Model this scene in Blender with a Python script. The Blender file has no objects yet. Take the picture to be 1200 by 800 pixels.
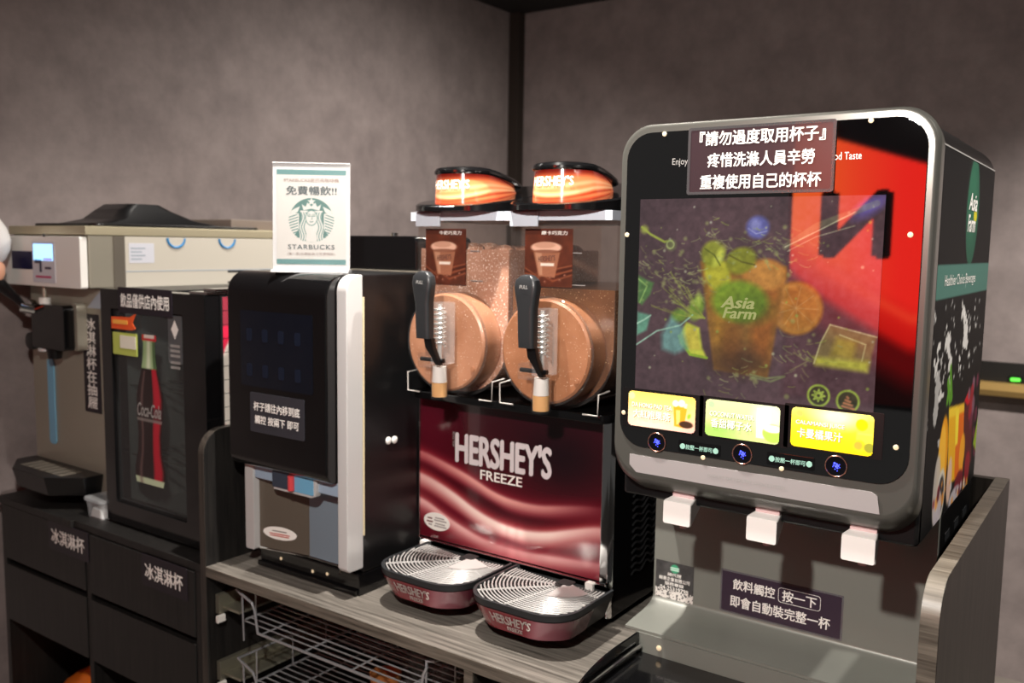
import bpy, bmesh, math, random
import numpy as np
from mathutils import Vector, Matrix

random.seed(7)
SC = bpy.context.scene
COL = SC.collection
PI = math.pi

# ------------------------------------------------------------------ camera
# world: X along the counter (right +), Y into the room, Z up; Z = 0 is the counter top, Y = 0 its front edge
FPX = 1052.0
_nx = np.array([-1500.0, -135.0, FPX]); _nx /= np.linalg.norm(_nx)
_y = np.array([747.0, -101.0, FPX]); _y -= _nx * (_y @ _nx); _y /= np.linalg.norm(_y)
_R = np.stack([-_nx, _y, np.cross(-_nx, _y)])
CAM = np.array([0.0, -1.126, 0.68])
cd = bpy.data.cameras.new('camera'); cam = bpy.data.objects.new('camera', cd); COL.objects.link(cam)
cd.sensor_width = 36.0; cd.lens = FPX * 36.0 / 1200.0; cd.clip_start = 0.02
_m = Matrix.Identity(4)
for _i in range(3):
    _m[_i][0] = _R[_i, 0]; _m[_i][1] = -_R[_i, 1]; _m[_i][2] = -_R[_i, 2]; _m[_i][3] = CAM[_i]
cam.matrix_world = _m
cd.dof.use_dof = True; cd.dof.focus_distance = 1.25; cd.dof.aperture_fstop = 5.0
SC.camera = cam

# ------------------------------------------------------------------ world, exposure
SC.view_settings.view_transform = 'Standard'; SC.view_settings.look = 'None'
SC.view_settings.gamma = 1.0; SC.view_settings.use_curve_mapping = False
SC.view_settings.exposure = 0.15
W = bpy.data.worlds.new('room_ambience'); SC.world = W; W.use_nodes = True
W.node_tree.nodes['Background'].inputs[0].default_value = (1.0, 0.95, 0.90, 1)
W.node_tree.nodes['Background'].inputs[1].default_value = 0.065

ZF, ZC, YB, XL = -0.87, 1.776, 2.5, -2.56     # floor, ceiling, back wall, left wall

def ray(px, py):
    return _R @ np.array([px - 600.0, py - 400.0, FPX])
def at_y(px, py, y):
    r = ray(px, py); return CAM + r * ((y - CAM[1]) / r[1])
def at_z(px, py, z):
    r = ray(px, py); return CAM + r * ((z - CAM[2]) / r[2])
def at_x(px, py, x):
    r = ray(px, py); return CAM + r * ((x - CAM[0]) / r[0])
def rect_y(y, L, R, T, B):
    return at_y(*L, y)[0], at_y(*R, y)[0], at_y(*B, y)[2], at_y(*T, y)[2]

# ------------------------------------------------------------------ materials
def s2l(c):
    c = np.asarray(c, float)
    return np.where(c <= 0.04045, c / 12.92, ((c + 0.055) / 1.055) ** 2.4)
def rgb(r, g, b):
    return tuple(s2l(np.array([r, g, b]) / 255.0)) + (1.0,)
MATS = {}
def newmat(name):
    m = bpy.data.materials.new(name); m.use_nodes = True
    nt = m.node_tree; b = nt.nodes['Principled BSDF']
    MATS[name] = m
    return m, nt, b
def mat(name, c, rough=0.5, metal=0.0, spec=0.5, coat=0.0, emit=0.0, noise=None, bump=0.0, scale=40.0, ecol=None):
    if name in MATS: return MATS[name]
    m, nt, b = newmat(name)
    b.inputs['Base Color'].default_value = rgb(*c)
    b.inputs['Roughness'].default_value = rough
    b.inputs['Metallic'].default_value = metal
    b.inputs['Specular IOR Level'].default_value = spec
    b.inputs['Coat Weight'].default_value = coat
    if emit:
        b.inputs['Emission Color'].default_value = rgb(*(ecol or c)); b.inputs['Emission Strength'].default_value = emit
    if noise or bump:
        tc = nt.nodes.new('ShaderNodeTexCoord'); n = nt.nodes.new('ShaderNodeTexNoise')
        n.inputs['Scale'].default_value = scale; n.inputs['Detail'].default_value = 6
        nt.links.new(tc.outputs['Object'], n.inputs['Vector'])
        if noise:
            r = nt.nodes.new('ShaderNodeValToRGB')
            r.color_ramp.elements[0].position = 0.3; r.color_ramp.elements[1].position = 0.7
            r.color_ramp.elements[0].color = rgb(*noise); r.color_ramp.elements[1].color = rgb(*c)
            nt.links.new(n.outputs['Fac'], r.inputs[0]); nt.links.new(r.outputs[0], b.inputs['Base Color'])
        if bump:
            bp = nt.nodes.new('ShaderNodeBump'); bp.inputs['Strength'].default_value = bump; bp.inputs['Distance'].default_value = 0.002
            nt.links.new(n.outputs['Fac'], bp.inputs['Height']); nt.links.new(bp.outputs[0], b.inputs['Normal'])
    return m
def wood(name, c0, c1, sc, rough):
    m, nt, b = newmat(name)
    tc = nt.nodes.new('ShaderNodeTexCoord'); mp = nt.nodes.new('ShaderNodeMapping'); mp.inputs['Scale'].default_value = sc
    n = nt.nodes.new('ShaderNodeTexNoise'); n.inputs['Scale'].default_value = 1.0; n.inputs['Detail'].default_value = 5; n.inputs['Roughness'].default_value = 0.65
    r = nt.nodes.new('ShaderNodeValToRGB'); r.color_ramp.elements[0].position = 0.32; r.color_ramp.elements[1].position = 0.70
    r.color_ramp.elements[0].color = rgb(*c0); r.color_ramp.elements[1].color = rgb(*c1)
    bp = nt.nodes.new('ShaderNodeBump'); bp.inputs['Strength'].default_value = 0.25; bp.inputs['Distance'].default_value = 0.001
    nt.links.new(tc.outputs['Object'], mp.inputs[0]); nt.links.new(mp.outputs[0], n.inputs['Vector'])
    nt.links.new(n.outputs['Fac'], r.inputs[0]); nt.links.new(r.outputs[0], b.inputs['Base Color'])
    nt.links.new(n.outputs['Fac'], bp.inputs['Height']); nt.links.new(bp.outputs[0], b.inputs['Normal'])
    b.inputs['Roughness'].default_value = rough
    return m
def clear(name, tint=(255, 255, 255), haze=0.03, rough=0.03):
    m = bpy.data.materials.new(name); m.use_nodes = True; nt = m.node_tree; nt.nodes.clear(); MATS[name] = m
    out = nt.nodes.new('ShaderNodeOutputMaterial'); tr = nt.nodes.new('ShaderNodeBsdfTransparent'); gl = nt.nodes.new('ShaderNodeBsdfGlossy')
    df = nt.nodes.new('ShaderNodeBsdfDiffuse'); df.inputs[0].default_value = (0.8, 0.8, 0.8, 1)
    fr = nt.nodes.new('ShaderNodeFresnel'); fr.inputs[0].default_value = 1.45
    m1 = nt.nodes.new('ShaderNodeMixShader'); m2 = nt.nodes.new('ShaderNodeMixShader')
    tr.inputs[0].default_value = rgb(*tint); gl.inputs['Roughness'].default_value = rough
    m1.inputs[0].default_value = haze
    nt.links.new(tr.outputs[0], m1.inputs[1]); nt.links.new(df.outputs[0], m1.inputs[2])
    ge = nt.nodes.new('ShaderNodeNewGeometry'); mu = nt.nodes.new('ShaderNodeMath'); mu.operation = 'MULTIPLY'; iv = nt.nodes.new('ShaderNodeMath'); iv.operation = 'SUBTRACT'; iv.inputs[0].default_value = 1.0
    nt.links.new(ge.outputs['Backfacing'], iv.inputs[1]); nt.links.new(iv.outputs[0], mu.inputs[0]); nt.links.new(fr.outputs[0], mu.inputs[1])
    nt.links.new(mu.outputs[0], m2.inputs[0]); nt.links.new(m1.outputs[0], m2.inputs[1]); nt.links.new(gl.outputs[0], m2.inputs[2])
    nt.links.new(m2.outputs[0], out.inputs[0])
    return m
def printed(name, rough=0.35, emit=0.0, coat=0.0, spec=0.5, dark=False):
    m, nt, b = newmat(name)
    a = nt.nodes.new('ShaderNodeAttribute'); a.attribute_name = 'Col'
    if dark: b.inputs['Base Color'].default_value = rgb(7, 7, 8)
    else: nt.links.new(a.outputs['Color'], b.inputs['Base Color'])
    b.inputs['Roughness'].default_value = rough; b.inputs['Coat Weight'].default_value = coat; b.inputs['Coat Roughness'].default_value = 0.02
    b.inputs['Specular IOR Level'].default_value = spec
    if emit:
        nt.links.new(a.outputs['Color'], b.inputs['Emission Color']); b.inputs['Emission Strength'].default_value = emit
    return m

mat('black_gloss', (13, 13, 14), 0.12, coat=0.3)
mat('black_glass', (7, 7, 8), 0.02)
MATS['black_glass'].node_tree.nodes['Principled BSDF'].inputs['IOR'].default_value = 2.5
mat('black_satin', (15, 15, 16), 0.32)
mat('black_matt', (18, 18, 18), 0.6, bump=0.1, scale=300)
mat('charcoal_plastic', (42, 44, 46), 0.38, bump=0.05, scale=400)
mat('silver_plastic', (196, 195, 194), 0.35, metal=0.15)
mat('chrome', (215, 215, 215), 0.08, metal=1.0)
mat('steel', (168, 163, 148), 0.32, metal=0.45, bump=0.03, scale=200)
mat('brushed_dark', (112, 106, 96), 0.34, metal=0.3)
mat('splash_metal', (124, 126, 119), 0.40, metal=0.2)
mat('bezel_metal', (98, 98, 93), 0.28, metal=0.45)
mat('white_plastic', (238, 236, 230), 0.4)
mat('white_ink', (240, 238, 232), 0.6)
mat('dim_ink', (150, 148, 145), 0.6)
mat('dark_label', (30, 24, 32), 0.45)
mat('purple_label', (52, 40, 54), 0.4)
mat('pale_bar', (158, 153, 153), 0.45)
mat('copper', (205, 150, 130), 0.25, metal=0.9)
mat('amber_bead', (226, 205, 170), 0.3, emit=0.25)
mat('blue_led', (70, 80, 255), 0.3, emit=2.2)
mat('rubber', (14, 14, 14), 0.75)
clear('clear_plastic', (246, 246, 246), 0.02, 0.04)
clear('laminate_film', (225, 222, 228), 0.06, 0.12)
clear('tank_plastic', (246, 240, 236), 0.025, 0.03)
clear('fridge_glass', (205, 210, 212), 0.02, 0.02)
wood('dark_oak', (14, 13, 13), (32, 30, 28), (90, 90, 6), 0.5)
wood('counter_laminate', (64, 61, 56), (134, 128, 120), (4, 130, 130), 0.33)
wood('panel_oak', (34, 31, 28), (68, 62, 56), (95, 95, 5), 0.42)
wood('edge_band', (66, 61, 54), (122, 115, 104), (5, 130, 130), 0.4)
P_PAPER = printed('print_paper', 0.45)
P_GLOSS = printed('print_gloss', 0.18, coat=0.4)
P_LIT = printed('print_backlit', 0.25, emit=0.36)
P_SCREEN = printed('print_screen', 0.02, emit=0.95, dark=True)
P_SCREEN.node_tree.nodes['Principled BSDF'].inputs['IOR'].default_value = 2.5
P_LAMP = printed('print_lamp', 0.12, emit=0.30, coat=0.6)

# ------------------------------------------------------------------ mesh helpers
def rrect(x0, x1, z0, z1, r, n=6):
    r = (r,) * 4 if not isinstance(r, (tuple, list)) else r      # bl, br, tr, tl
    p = []
    for (cx, cz, a, rr) in ((x0 + r[0], z0 + r[0], PI, r[0]), (x1 - r[1], z0 + r[1], 1.5 * PI, r[1]),
                            (x1 - r[2], z1 - r[2], 0, r[2]), (x0 + r[3], z1 - r[3], 0.5 * PI, r[3])):
        if rr <= 0: p.append((cx, cz)); continue
        for k in range(n + 1):
            t = a + 0.5 * PI * k / n; p.append((cx + rr * math.cos(t), cz + rr * math.sin(t)))
    return p
class MB:
    def __init__(s): s.v = []; s.f = []
    def add(s, vs, fs):
        o = len(s.v); s.v += [tuple(v) for v in vs]; s.f += [tuple(i + o for i in f) for f in fs]; return s
    def box(s, x0, x1, y0, y1, z0, z1):
        return s.add([(x0, y0, z0), (x1, y0, z0), (x1, y1, z0), (x0, y1, z0), (x0, y0, z1), (x1, y0, z1), (x1, y1, z1), (x0, y1, z1)],
                     [(0, 3, 2, 1), (4, 5, 6, 7), (0, 1, 5, 4), (1, 2, 6, 5), (2, 3, 7, 6), (3, 0, 4, 7)])
    def prism(s, poly, axis, a0, a1, poly1=None):
        n = len(poly); poly1 = poly1 or poly
        def P(p, a):
            return {'x': (a, p[0], p[1]), 'y': (p[0], a, p[1]), 'z': (p[0], p[1], a)}[axis]
        vs = [P(p, a0) for p in poly] + [P(p, a1) for p in poly1]
        fs = [tuple(range(n))[::-1], tuple(range(n, 2 * n))] + [(i, (i + 1) % n, (i + 1) % n + n, i + n) for i in range(n)]
        return s.add(vs, fs)
    def loft(s, rings, cap=True):
        n = len(rings[0]); vs = [p for r in rings for p in r]
        fs = [(k * n + i, k * n + (i + 1) % n, (k + 1) * n + (i + 1) % n, (k + 1) * n + i) for k in range(len(rings) - 1) for i in range(n)]
        if cap: fs += [tuple(range(n))[::-1], tuple(range((len(rings) - 1) * n, len(rings) * n))]
        return s.add(vs, fs)
    def tube(s, pts, r, n=8, closed=False):
        P = [Vector(p) for p in pts]; m = len(P); rings = []
        up = Vector((0.13, 0.27, 0.95)).normalized()
        for i in range(m):
            a = P[i - 1] if (i > 0 or closed) else P[i]; b = P[(i + 1) % m] if (i < m - 1 or closed) else P[i]
            t = (b - a).normalized()
            u = t.cross(up)
            if u.length < 0.05: u = t.cross(Vector((1, 0, 0)))
            u.normalize(); w = t.cross(u)
            rr = r[i] if isinstance(r, (list, tuple)) else r
            rings.append([tuple(P[i] + (u * math.cos(2 * PI * k / n) + w * math.sin(2 * PI * k / n)) * rr) for k in range(n)])
        if closed: rings.append(rings[0])
        return s.loft(rings, not closed)
    def cyl(s, p0, p1, r0, r1=None, n=24):
        return s.tube([p0, p1], [r0, r0 if r1 is None else r1], n)
    def lathe(s, c, prof, axis='z', n=32):
        rings = []
        for (r, h) in prof:
            ring = []
            for k in range(n):
                t = 2 * PI * k / n; a, b = r * math.cos(t), r * math.sin(t)
                ring.append({'z': (c[0] + a, c[1] + b, c[2] + h), 'y': (c[0] + a, c[1] + h, c[2] + b), 'x': (c[0] + h, c[1] + a, c[2] + b)}[axis])
            rings.append(ring)
        return s.loft(rings)
    def frame(s, y0, y1, outer, inner):
        n = len(outer); vs = []
        for y in (y0, y1):
            vs += [(p[0], y, p[1]) for p in outer] + [(p[0], y, p[1]) for p in inner]
        fs = []
        for i in range(n):
            j = (i + 1) % n
            fs += [(i, j, n + j, n + i), (2 * n + i, 3 * n + i, 3 * n + j, 2 * n + j), (i, 2 * n + i, 2 * n + j, j), (n + i, n + j, 3 * n + j, 3 * n + i)]
        return s.add(vs, fs)

def root_matrix(o):
    while o.parent: o = o.parent
    return Matrix.Translation(o.location) @ o.rotation_euler.to_matrix().to_4x4()
def finish(name, me, material, parent, label=None):
    if isinstance(material, str): material = MATS[material]
    me.materials.append(material)
    if parent is not None: me.transform(root_matrix(parent).inverted())
    o = bpy.data.objects.new(name, me); COL.objects.link(o); o.parent = parent
    if label: o['label'] = label
    return o
def build(name, mb, material, parent=None, bevel=0.0, seg=2, label=None, flat=False):
    me = bpy.data.meshes.new(name); me.from_pydata(mb.v, [], mb.f)
    bm = bmesh.new(); bm.from_mesh(me)
    bmesh.ops.remove_doubles(bm, verts=bm.verts, dist=1e-6)
    bmesh.ops.recalc_face_normals(bm, faces=bm.faces)
    if bevel:
        es = [e for e in bm.edges if len(e.link_faces) == 2 and e.calc_face_angle(0) > 0.5]
        bmesh.ops.bevel(bm, geom=es, offset=bevel, segments=seg, affect='EDGES', profile=0.5, clamp_overlap=True)
    for f in bm.faces: f.smooth = not flat
    for e in bm.edges:
        if len(e.link_faces) == 2 and e.calc_face_angle(0) > 0.6: e.smooth = False
    bm.to_mesh(me); bm.free()
    o = finish(name, me, material, parent, label)
    w = o.modifiers.new('weighted_normals', 'WEIGHTED_NORMAL'); w.keep_sharp = True; w.weight = 80
    return o
def embolden(me, b):                      # heavier strokes: shifted copies, each a hair in front of the last
    n = len(me.vertices); co = np.empty(n * 3); me.vertices.foreach_get('co', co); co = co.reshape(-1, 3)
    if b <= 0.002: return me
    F = [tuple(p.vertices) for p in me.polygons]; V = []; A = []
    for k, (dx, dy) in enumerate(((-1, 0), (1, 0), (0, 0.6), (0, -0.6), (0.7, 0.5), (-0.7, -0.5))):
        V.append(co + np.array([dx * b, dy * b, k * 0.000015])); A += [tuple(i + k * n for i in f) for f in F]
    m2 = bpy.data.meshes.new(me.name); m2.from_pydata(np.concatenate(V).tolist(), [], A); bpy.data.meshes.remove(me)
    return m2
def text(body, c, u, v, w, h, material, parent, name='lettering', bold=0.012, shear=0.0, space=1.0, lines=1.0, align='CENTER', depth=0.0002):
    cu = bpy.data.curves.new(name, 'FONT'); cu.body = body; cu.align_x = align; cu.shear = shear
    cu.space_character = space; cu.space_line = lines; cu.resolution_u = 3; cu.fill_mode = 'FRONT'
    t = bpy.data.objects.new(name, cu); COL.objects.link(t)
    dg = bpy.context.evaluated_depsgraph_get()
    me = bpy.data.meshes.new_from_object(t.evaluated_get(dg))
    bpy.data.objects.remove(t); bpy.data.curves.remove(cu)
    me = embolden(me, bold)
    n = len(me.vertices); co = np.empty(n * 3); me.vertices.foreach_get('co', co); co = co.reshape(-1, 3)
    lo, hi = co.min(0), co.max(0)
    a = (co[:, 0] - (lo[0] + hi[0]) / 2) / max(hi[0] - lo[0], 1e-6) * w
    b = (co[:, 1] - (lo[1] + hi[1]) / 2) / max(hi[1] - lo[1], 1e-6) * h
    u = np.array(u, float); v = np.array(v, float); nrm = np.cross(u, v)
    P = np.array(c, float) + a[:, None] * u + b[:, None] * v + (depth + co[:, 2])[:, None] * nrm
    me.vertices.foreach_set('co', P.ravel()); me.update()
    me.materials.clear()
    return finish(name, me, material, parent)
UX, UZ, UY = (1, 0, 0), (0, 0, 1), (0, 1, 0)
def text_y(body, y, L, R, T, B, material, parent, **k):     # lettering on a plane facing the room's front, by four pixel extents
    x0, x1, z0, z1 = rect_y(y, L, R, T, B)
    return text(body, ((x0 + x1) / 2, y, (z0 + z1) / 2), UX, UZ, x1 - x0, z1 - z0, material, parent, **k)
def plate(name, y, x0, x1, z0, z1, material, parent, r=0.002, t=0.0012, **k):
    return build(name, MB().prism(rrect(x0, x1, z0, z1, r, 4), 'y', y, y - t), material, parent, **k)

def thing(name, label, cat, loc, group=None, rotz=0.0):
    o = bpy.data.objects.new(name, None); COL.objects.link(o); o.empty_display_size = 0.05
    o.location = loc; o.rotation_euler = (0, 0, rotz); o['label'] = label; o['category'] = cat
    if group: o['group'] = group
    return o
def tag(o, label, cat, group=None):
    o['label'] = label; o['category'] = cat
    if group: o['group'] = group
    return o
def struct(name, mb, material, **k):
    o = build(name, mb, material, **k); o['kind'] = 'structure'; return o

# ------------------------------------------------------------------ painting flat prints on a vertex-coloured grid
class Paint:
    def __init__(s, u, v, asp, base):
        s.u, s.v = u * asp, v; s.asp = asp; s.c = np.zeros((len(u), 3)) + np.array(base) / 255.0; s.px = 0.006
        s.keep = None
    def fill(s, m, col, a=1.0):
        m = (np.clip(m, 0, 1) * a)[:, None]; col = np.asarray(col, float) / 255.0
        s.c = s.c * (1 - m) + col * m; return s
    def sd(s, d, col, a=1.0, soft=None):                    # signed distance, inside negative
        soft = soft or s.px; return s.fill(0.5 - d / soft, col, a)
    def circ(s, x, y, r, col, a=1.0, soft=None):
        return s.sd(np.hypot(s.u - x, s.v - y) - r, col, a, soft)
    def ell(s, x, y, rx, ry, col, a=1.0, rot=0.0, soft=None):
        c, n = math.cos(rot), math.sin(rot); dx, dy = s.u - x, s.v - y
        X, Y = dx * c + dy * n, -dx * n + dy * c
        return s.sd((np.hypot(X / rx, Y / ry) - 1) * min(rx, ry), col, a, soft)
    def ring(s, x, y, r, w, col, a=1.0):
        return s.sd(np.abs(np.hypot(s.u - x, s.v - y) - r) - w / 2, col, a)
    def seg_d(s, x0, y0, x1, y1):
        dx, dy = x1 - x0, y1 - y0; t = np.clip(((s.u - x0) * dx + (s.v - y0) * dy) / (dx * dx + dy * dy + 1e-12), 0, 1)
        return np.hypot(s.u - x0 - t * dx, s.v - y0 - t * dy)
    def line(s, pts, w, col, a=1.0):
        d = None
        for p, q in zip(pts[:-1], pts[1:]):
            e = s.seg_d(*p, *q); d = e if d is None else np.minimum(d, e)
        return s.sd(d - w / 2, col, a)
    def poly_d(s, pts):
        d = np.full(len(s.u), 1e9); ins = np.zeros(len(s.u), bool); n = len(pts)
        for i in range(n):
            x0, y0 = pts[i]; x1, y1 = pts[(i + 1) % n]
            d = np.minimum(d, s.seg_d(x0, y0, x1, y1))
            cr = ((y0 > s.v) != (y1 > s.v)) & (s.u < (x1 - x0) * (s.v - y0) / ((y1 - y0) or 1e-12) + x0)
            ins ^= cr
        return np.where(ins, -d, d)
    def poly(s, pts, col, a=1.0, soft=None):
        return s.sd(s.poly_d(pts), col, a, soft)
    def rect(s, x0, y0, x1, y1, col, a=1.0):
        return s.sd(np.maximum(np.abs(s.u - (x0 + x1) / 2) - (x1 - x0) / 2, np.abs(s.v - (y0 + y1) / 2) - (y1 - y0) / 2), col, a)
def vnoise(x, y, seed=0):
    xi, yi = np.floor(x).astype(int), np.floor(y).astype(int); fx, fy = x - xi, y - yi
    def h(a, b):
        k = (a * 374761393 + b * 668265263 + seed * 1442695041) & 0x7fffffff
        k = ((k ^ (k >> 13)) * 1274126177) & 0x7fffffff
        return ((k ^ (k >> 16)) & 0xffff) / 65535.0
    sx, sy = fx * fx * (3 - 2 * fx), fy * fy * (3 - 2 * fy)
    return (h(xi, yi) * (1 - sx) + h(xi + 1, yi) * sx) * (1 - sy) + (h(xi, yi + 1) * (1 - sx) + h(xi + 1, yi + 1) * sx) * sy
def fbm(x, y, seed=0, o=4):
    return sum(vnoise(x * 2 ** k, y * 2 ** k, seed + k) * 0.5 ** (k + 1) for k in range(o)) / (1 - 0.5 ** o)
def painted(name, fn, pos, nu, nv, asp, base, material, parent, label=None):
    uu, vv = np.meshgrid(np.linspace(0, 1, nu + 1), np.linspace(0, 1, nv + 1))
    uu, vv = uu.ravel(), vv.ravel()
    P = pos(uu, vv)
    p = Paint(uu, vv, asp, base); p.px = 1.4 / nv; fn(p)
    i = np.arange(nv)[:, None] * (nu + 1) + np.arange(nu)[None, :]; i = i.ravel()
    F = np.stack([i, i + 1, i + nu + 2, i + nu + 1], 1)
    if p.keep is not None: F = F[p.keep[F].all(1)]
    me = bpy.data.meshes.new(name); me.from_pydata(P.tolist(), [], F.tolist())
    a = me.color_attributes.new('Col', 'FLOAT_COLOR', 'POINT')
    a.data.foreach_set('color', np.concatenate([s2l(np.clip(p.c, 0, 1)), np.ones((len(uu), 1))], 1).ravel())
    for q in me.polygons: q.use_smooth = True
    return finish(name, me, material, parent, label)
def on_y(y, x0, x1, z0, z1):
    return lambda u, v: np.stack([x0 + (x1 - x0) * u, np.full_like(u, y), z0 + (z1 - z0) * v], 1)
def on_x(x, y0, y1, z0, z1):
    return lambda u, v: np.stack([np.full_like(u, x), y0 + (y1 - y0) * u, z0 + (z1 - z0) * v], 1)

# ================================================================== LARGE STRUCTURE
m, nt, b = newmat('wall_paper')
tc = nt.nodes.new('ShaderNodeTexCoord'); n1 = nt.nodes.new('ShaderNodeTexNoise'); n2 = nt.nodes.new('ShaderNodeTexNoise')
n1.inputs['Scale'].default_value = 8.0; n1.inputs['Detail'].default_value = 8; n1.inputs['Roughness'].default_value = 0.65; n2.inputs['Scale'].default_value = 60; n2.inputs['Detail'].default_value = 3
r1 = nt.nodes.new('ShaderNodeValToRGB'); r1.color_ramp.elements[0].position = 0.32; r1.color_ramp.elements[1].position = 0.68
r1.color_ramp.elements[0].color = rgb(118, 108, 106); r1.color_ramp.elements[1].color = rgb(142, 131, 128)
bp = nt.nodes.new('ShaderNodeBump'); bp.inputs['Strength'].default_value = 0.2; bp.inputs['Distance'].default_value = 0.002
nt.links.new(tc.outputs['Object'], n1.inputs['Vector']); nt.links.new(tc.outputs['Object'], n2.inputs['Vector'])
nt.links.new(n1.outputs['Fac'], r1.inputs[0]); nt.links.new(r1.outputs[0], b.inputs['Base Color'])
nt.links.new(n2.outputs['Fac'], bp.inputs['Height']); nt.links.new(bp.outputs[0], b.inputs['Normal']); b.inputs['Roughness'].default_value = 0.75
mat('floor_tile', (120, 114, 106), 0.4, noise=(98, 92, 86), scale=6)
mat('ceiling_black', (20, 19, 18), 0.8)
mat('post_brown', (40, 31, 24), 0.7)
struct('wall_left', MB().box(XL - 0.1, XL, -1.6, YB, ZF, ZC), 'wall_paper')
struct('wall_back', MB().box(XL - 0.1, 2.4, YB, YB + 0.1, ZF, ZC), 'wall_paper')
struct('floor', MB().box(XL - 0.1, 2.4, -3.6, YB + 0.1, ZF - 0.05, ZF), 'floor_tile')
struct('ceiling', MB().box(XL - 0.1, 2.4, -3.6, YB + 0.1, ZC, ZC + 0.05), 'ceiling_black')
struct('trim_1', MB().box(XL, XL + 0.055, YB - 0.055, YB, ZF, ZC), 'post_brown', bevel=0.003)
mat('rail_gold', (168, 138, 82), 0.4, metal=0.3); mat('rail_dark', (24, 22, 20), 0.5)
struct('trim_2', MB().box(-0.95, 2.4, YB - 0.02, YB, 0.222, 0.292), 'rail_dark')
struct('trim_3', MB().prism([(YB, 0.165), (YB - 0.05, 0.175), (YB - 0.06, 0.195), (YB - 0.055, 0.22), (YB, 0.222)], 'x', -0.95, 2.4), 'rail_gold')
g = thing('indicator_light', 'tiny green indicator light on dark band above golden wall rail', 'light', (at_y(1190, 446, YB - 0.02)[0], YB - 0.02, 0.235))
gx = g.location[0]
mat('green_led', (90, 220, 70), 0.4, emit=1.2)
build('lens', MB().prism(rrect(gx - 0.016, gx + 0.016, 0.229, 0.241, 0.005), 'y', YB - 0.02, YB - 0.026), 'green_led', g)
build('housing', MB().prism(rrect(gx - 0.024, gx + 0.024, 0.224, 0.246, 0.004), 'y', YB - 0.019, YB - 0.022), 'black_satin', g)

# ------------------------------------------------------------------ lamps (real fixtures, out of frame)
def lamp(label, loc, aim, energy, spot, blend, radius, hang=False, color=(1, 0.93, 0.86)):
    t = thing('ceiling_spotlight', label, 'spotlight', (loc[0], loc[1], ZC), 'spotlights on the black ceiling')
    d = (Vector(aim) - Vector(loc)).normalized(); L = Vector(loc)
    build('stem', MB().cyl((loc[0], loc[1], ZC), tuple(L - d * 0.08), 0.006, n=10), 'black_satin', t)
    build('canopy', MB().cyl((loc[0], loc[1], ZC), (loc[0], loc[1], ZC - 0.02), 0.05), 'black_satin', t)
    a, b2 = L - d * 0.11, L - d * 0.005
    build('can', MB().tube([tuple(a), tuple(a + d * 0.01), tuple(b2 - d * 0.01)], [0.025, 0.04, 0.045], 20), 'black_satin', t)
    ld = bpy.data.lights.new('spot_lamp', 'SPOT'); ld.energy = energy; ld.spot_size = math.radians(spot); ld.spot_blend = blend
    ld.shadow_soft_size = radius; ld.color = color
    lo = bpy.data.objects.new('spot_lamp', ld); COL.objects.link(lo); lo.parent = t
    q = d.to_track_quat('-Z', 'Y')
    lo.matrix_local = Matrix.Translation(L - Vector((loc[0], loc[1], ZC))) @ q.to_matrix().to_4x4()
    return t
lamp('hanging spotlight lighting the drink machines from the front', (-0.42, -0.98, 1.05), (-0.95, 0.2, 0.15), 78, 130, 0.6, 0.03)
lamp('spotlight straight above the front edge of the service counter', (-0.95, -0.05, 1.60), (-1.0, 0.15, 0.0), 170, 95, 0.4, 0.02)
lamp('spotlight above the service counter near the left cabinet', (-1.75, 0.35, 1.60), (-1.75, 0.3, 0.0), 40, 110, 0.7, 0.02)
lamp('spotlight above the aisle right of the juice dispenser', (0.55, 0.35, 1.60), (-0.3, 0.45, 0.4), 85, 110, 0.7, 0.03)
lamp('spotlight in the aisle washing the left wall', (-1.3, 1.4, 1.60), (-2.5, 1.5, -0.4), 90, 140, 1.0, 0.03)
lamp('spotlight in the aisle washing the back wall', (0.3, 1.3, 1.60), (0.25, 2.5, -0.7), 260, 100, 1.0, 0.03)

# ================================================================== SERVICE COUNTER
t = thing('service_counter', 'long dark wood service counter with raised rounded end panels and open bays below', 'counter', (-0.88, 0.3, ZF))
build('countertop', MB().box(-1.571, -0.192, 0.0, 0.612, -0.022, 0.0), 'counter_laminate', t, bevel=0.0015)
build('edge_band', MB().box(-1.571, -0.192, -0.0012, 0.0, -0.0215, -0.0006), 'edge_band', t)
def end_panel(x0, x1):
    p = [(0.0, ZF), (0.63, ZF), (0.63, 0.288)] + [(0.05 - 0.05 * math.sin(a), 0.238 + 0.05 * math.cos(a)) for a in [k * PI / 16 for k in range(9)]]
    return MB().prism(p, 'x', x0, x1)
def end_band(x0, x1):      # lighter edge strip wrapped over the panel's front and top edge
    o = [(0.63, 0.2888)] + [(0.05 - 0.0508 * math.sin(a), 0.238 + 0.0508 * math.cos(a)) for a in [k * PI / 20 for k in range(11)]] + [(-0.0008, ZF)]
    rings = [[(x0, y, z), (x1, y, z)] for (y, z) in o]
    i = [(0.63, 0.2878)] + [(0.05 - 0.0495 * math.sin(a), 0.238 + 0.0495 * math.cos(a)) for a in [k * PI / 20 for k in range(11)]] + [(0.0004, ZF)]
    mb = MB(); mb.loft([[(x0, *a), (x1, *a), (x1, *c), (x0, *c)] for a, c in zip(o, i)])
    return mb
build('side_panel', end_panel(-1.590, -1.571), 'dark_oak', t, bevel=0.001)
build('side_panel', end_panel(-0.192, -0.170), 'panel_oak', t, bevel=0.001)
for a, c in ((-1.590, -1.571), (-0.192, -0.170)): build('edge_band', end_band(a + 0.0005, c - 0.0005), 'panel_oak' if a < -1 else 'edge_band', t)
build('back_panel', MB().box(-1.571, -0.192, 0.612, 0.63, ZF, 0.288), 'panel_oak', t, bevel=0.001)
build('divider', MB().box(-0.881, -0.863, 0.004, 0.61, ZF, -0.022), 'panel_oak', t, bevel=0.001)
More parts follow.
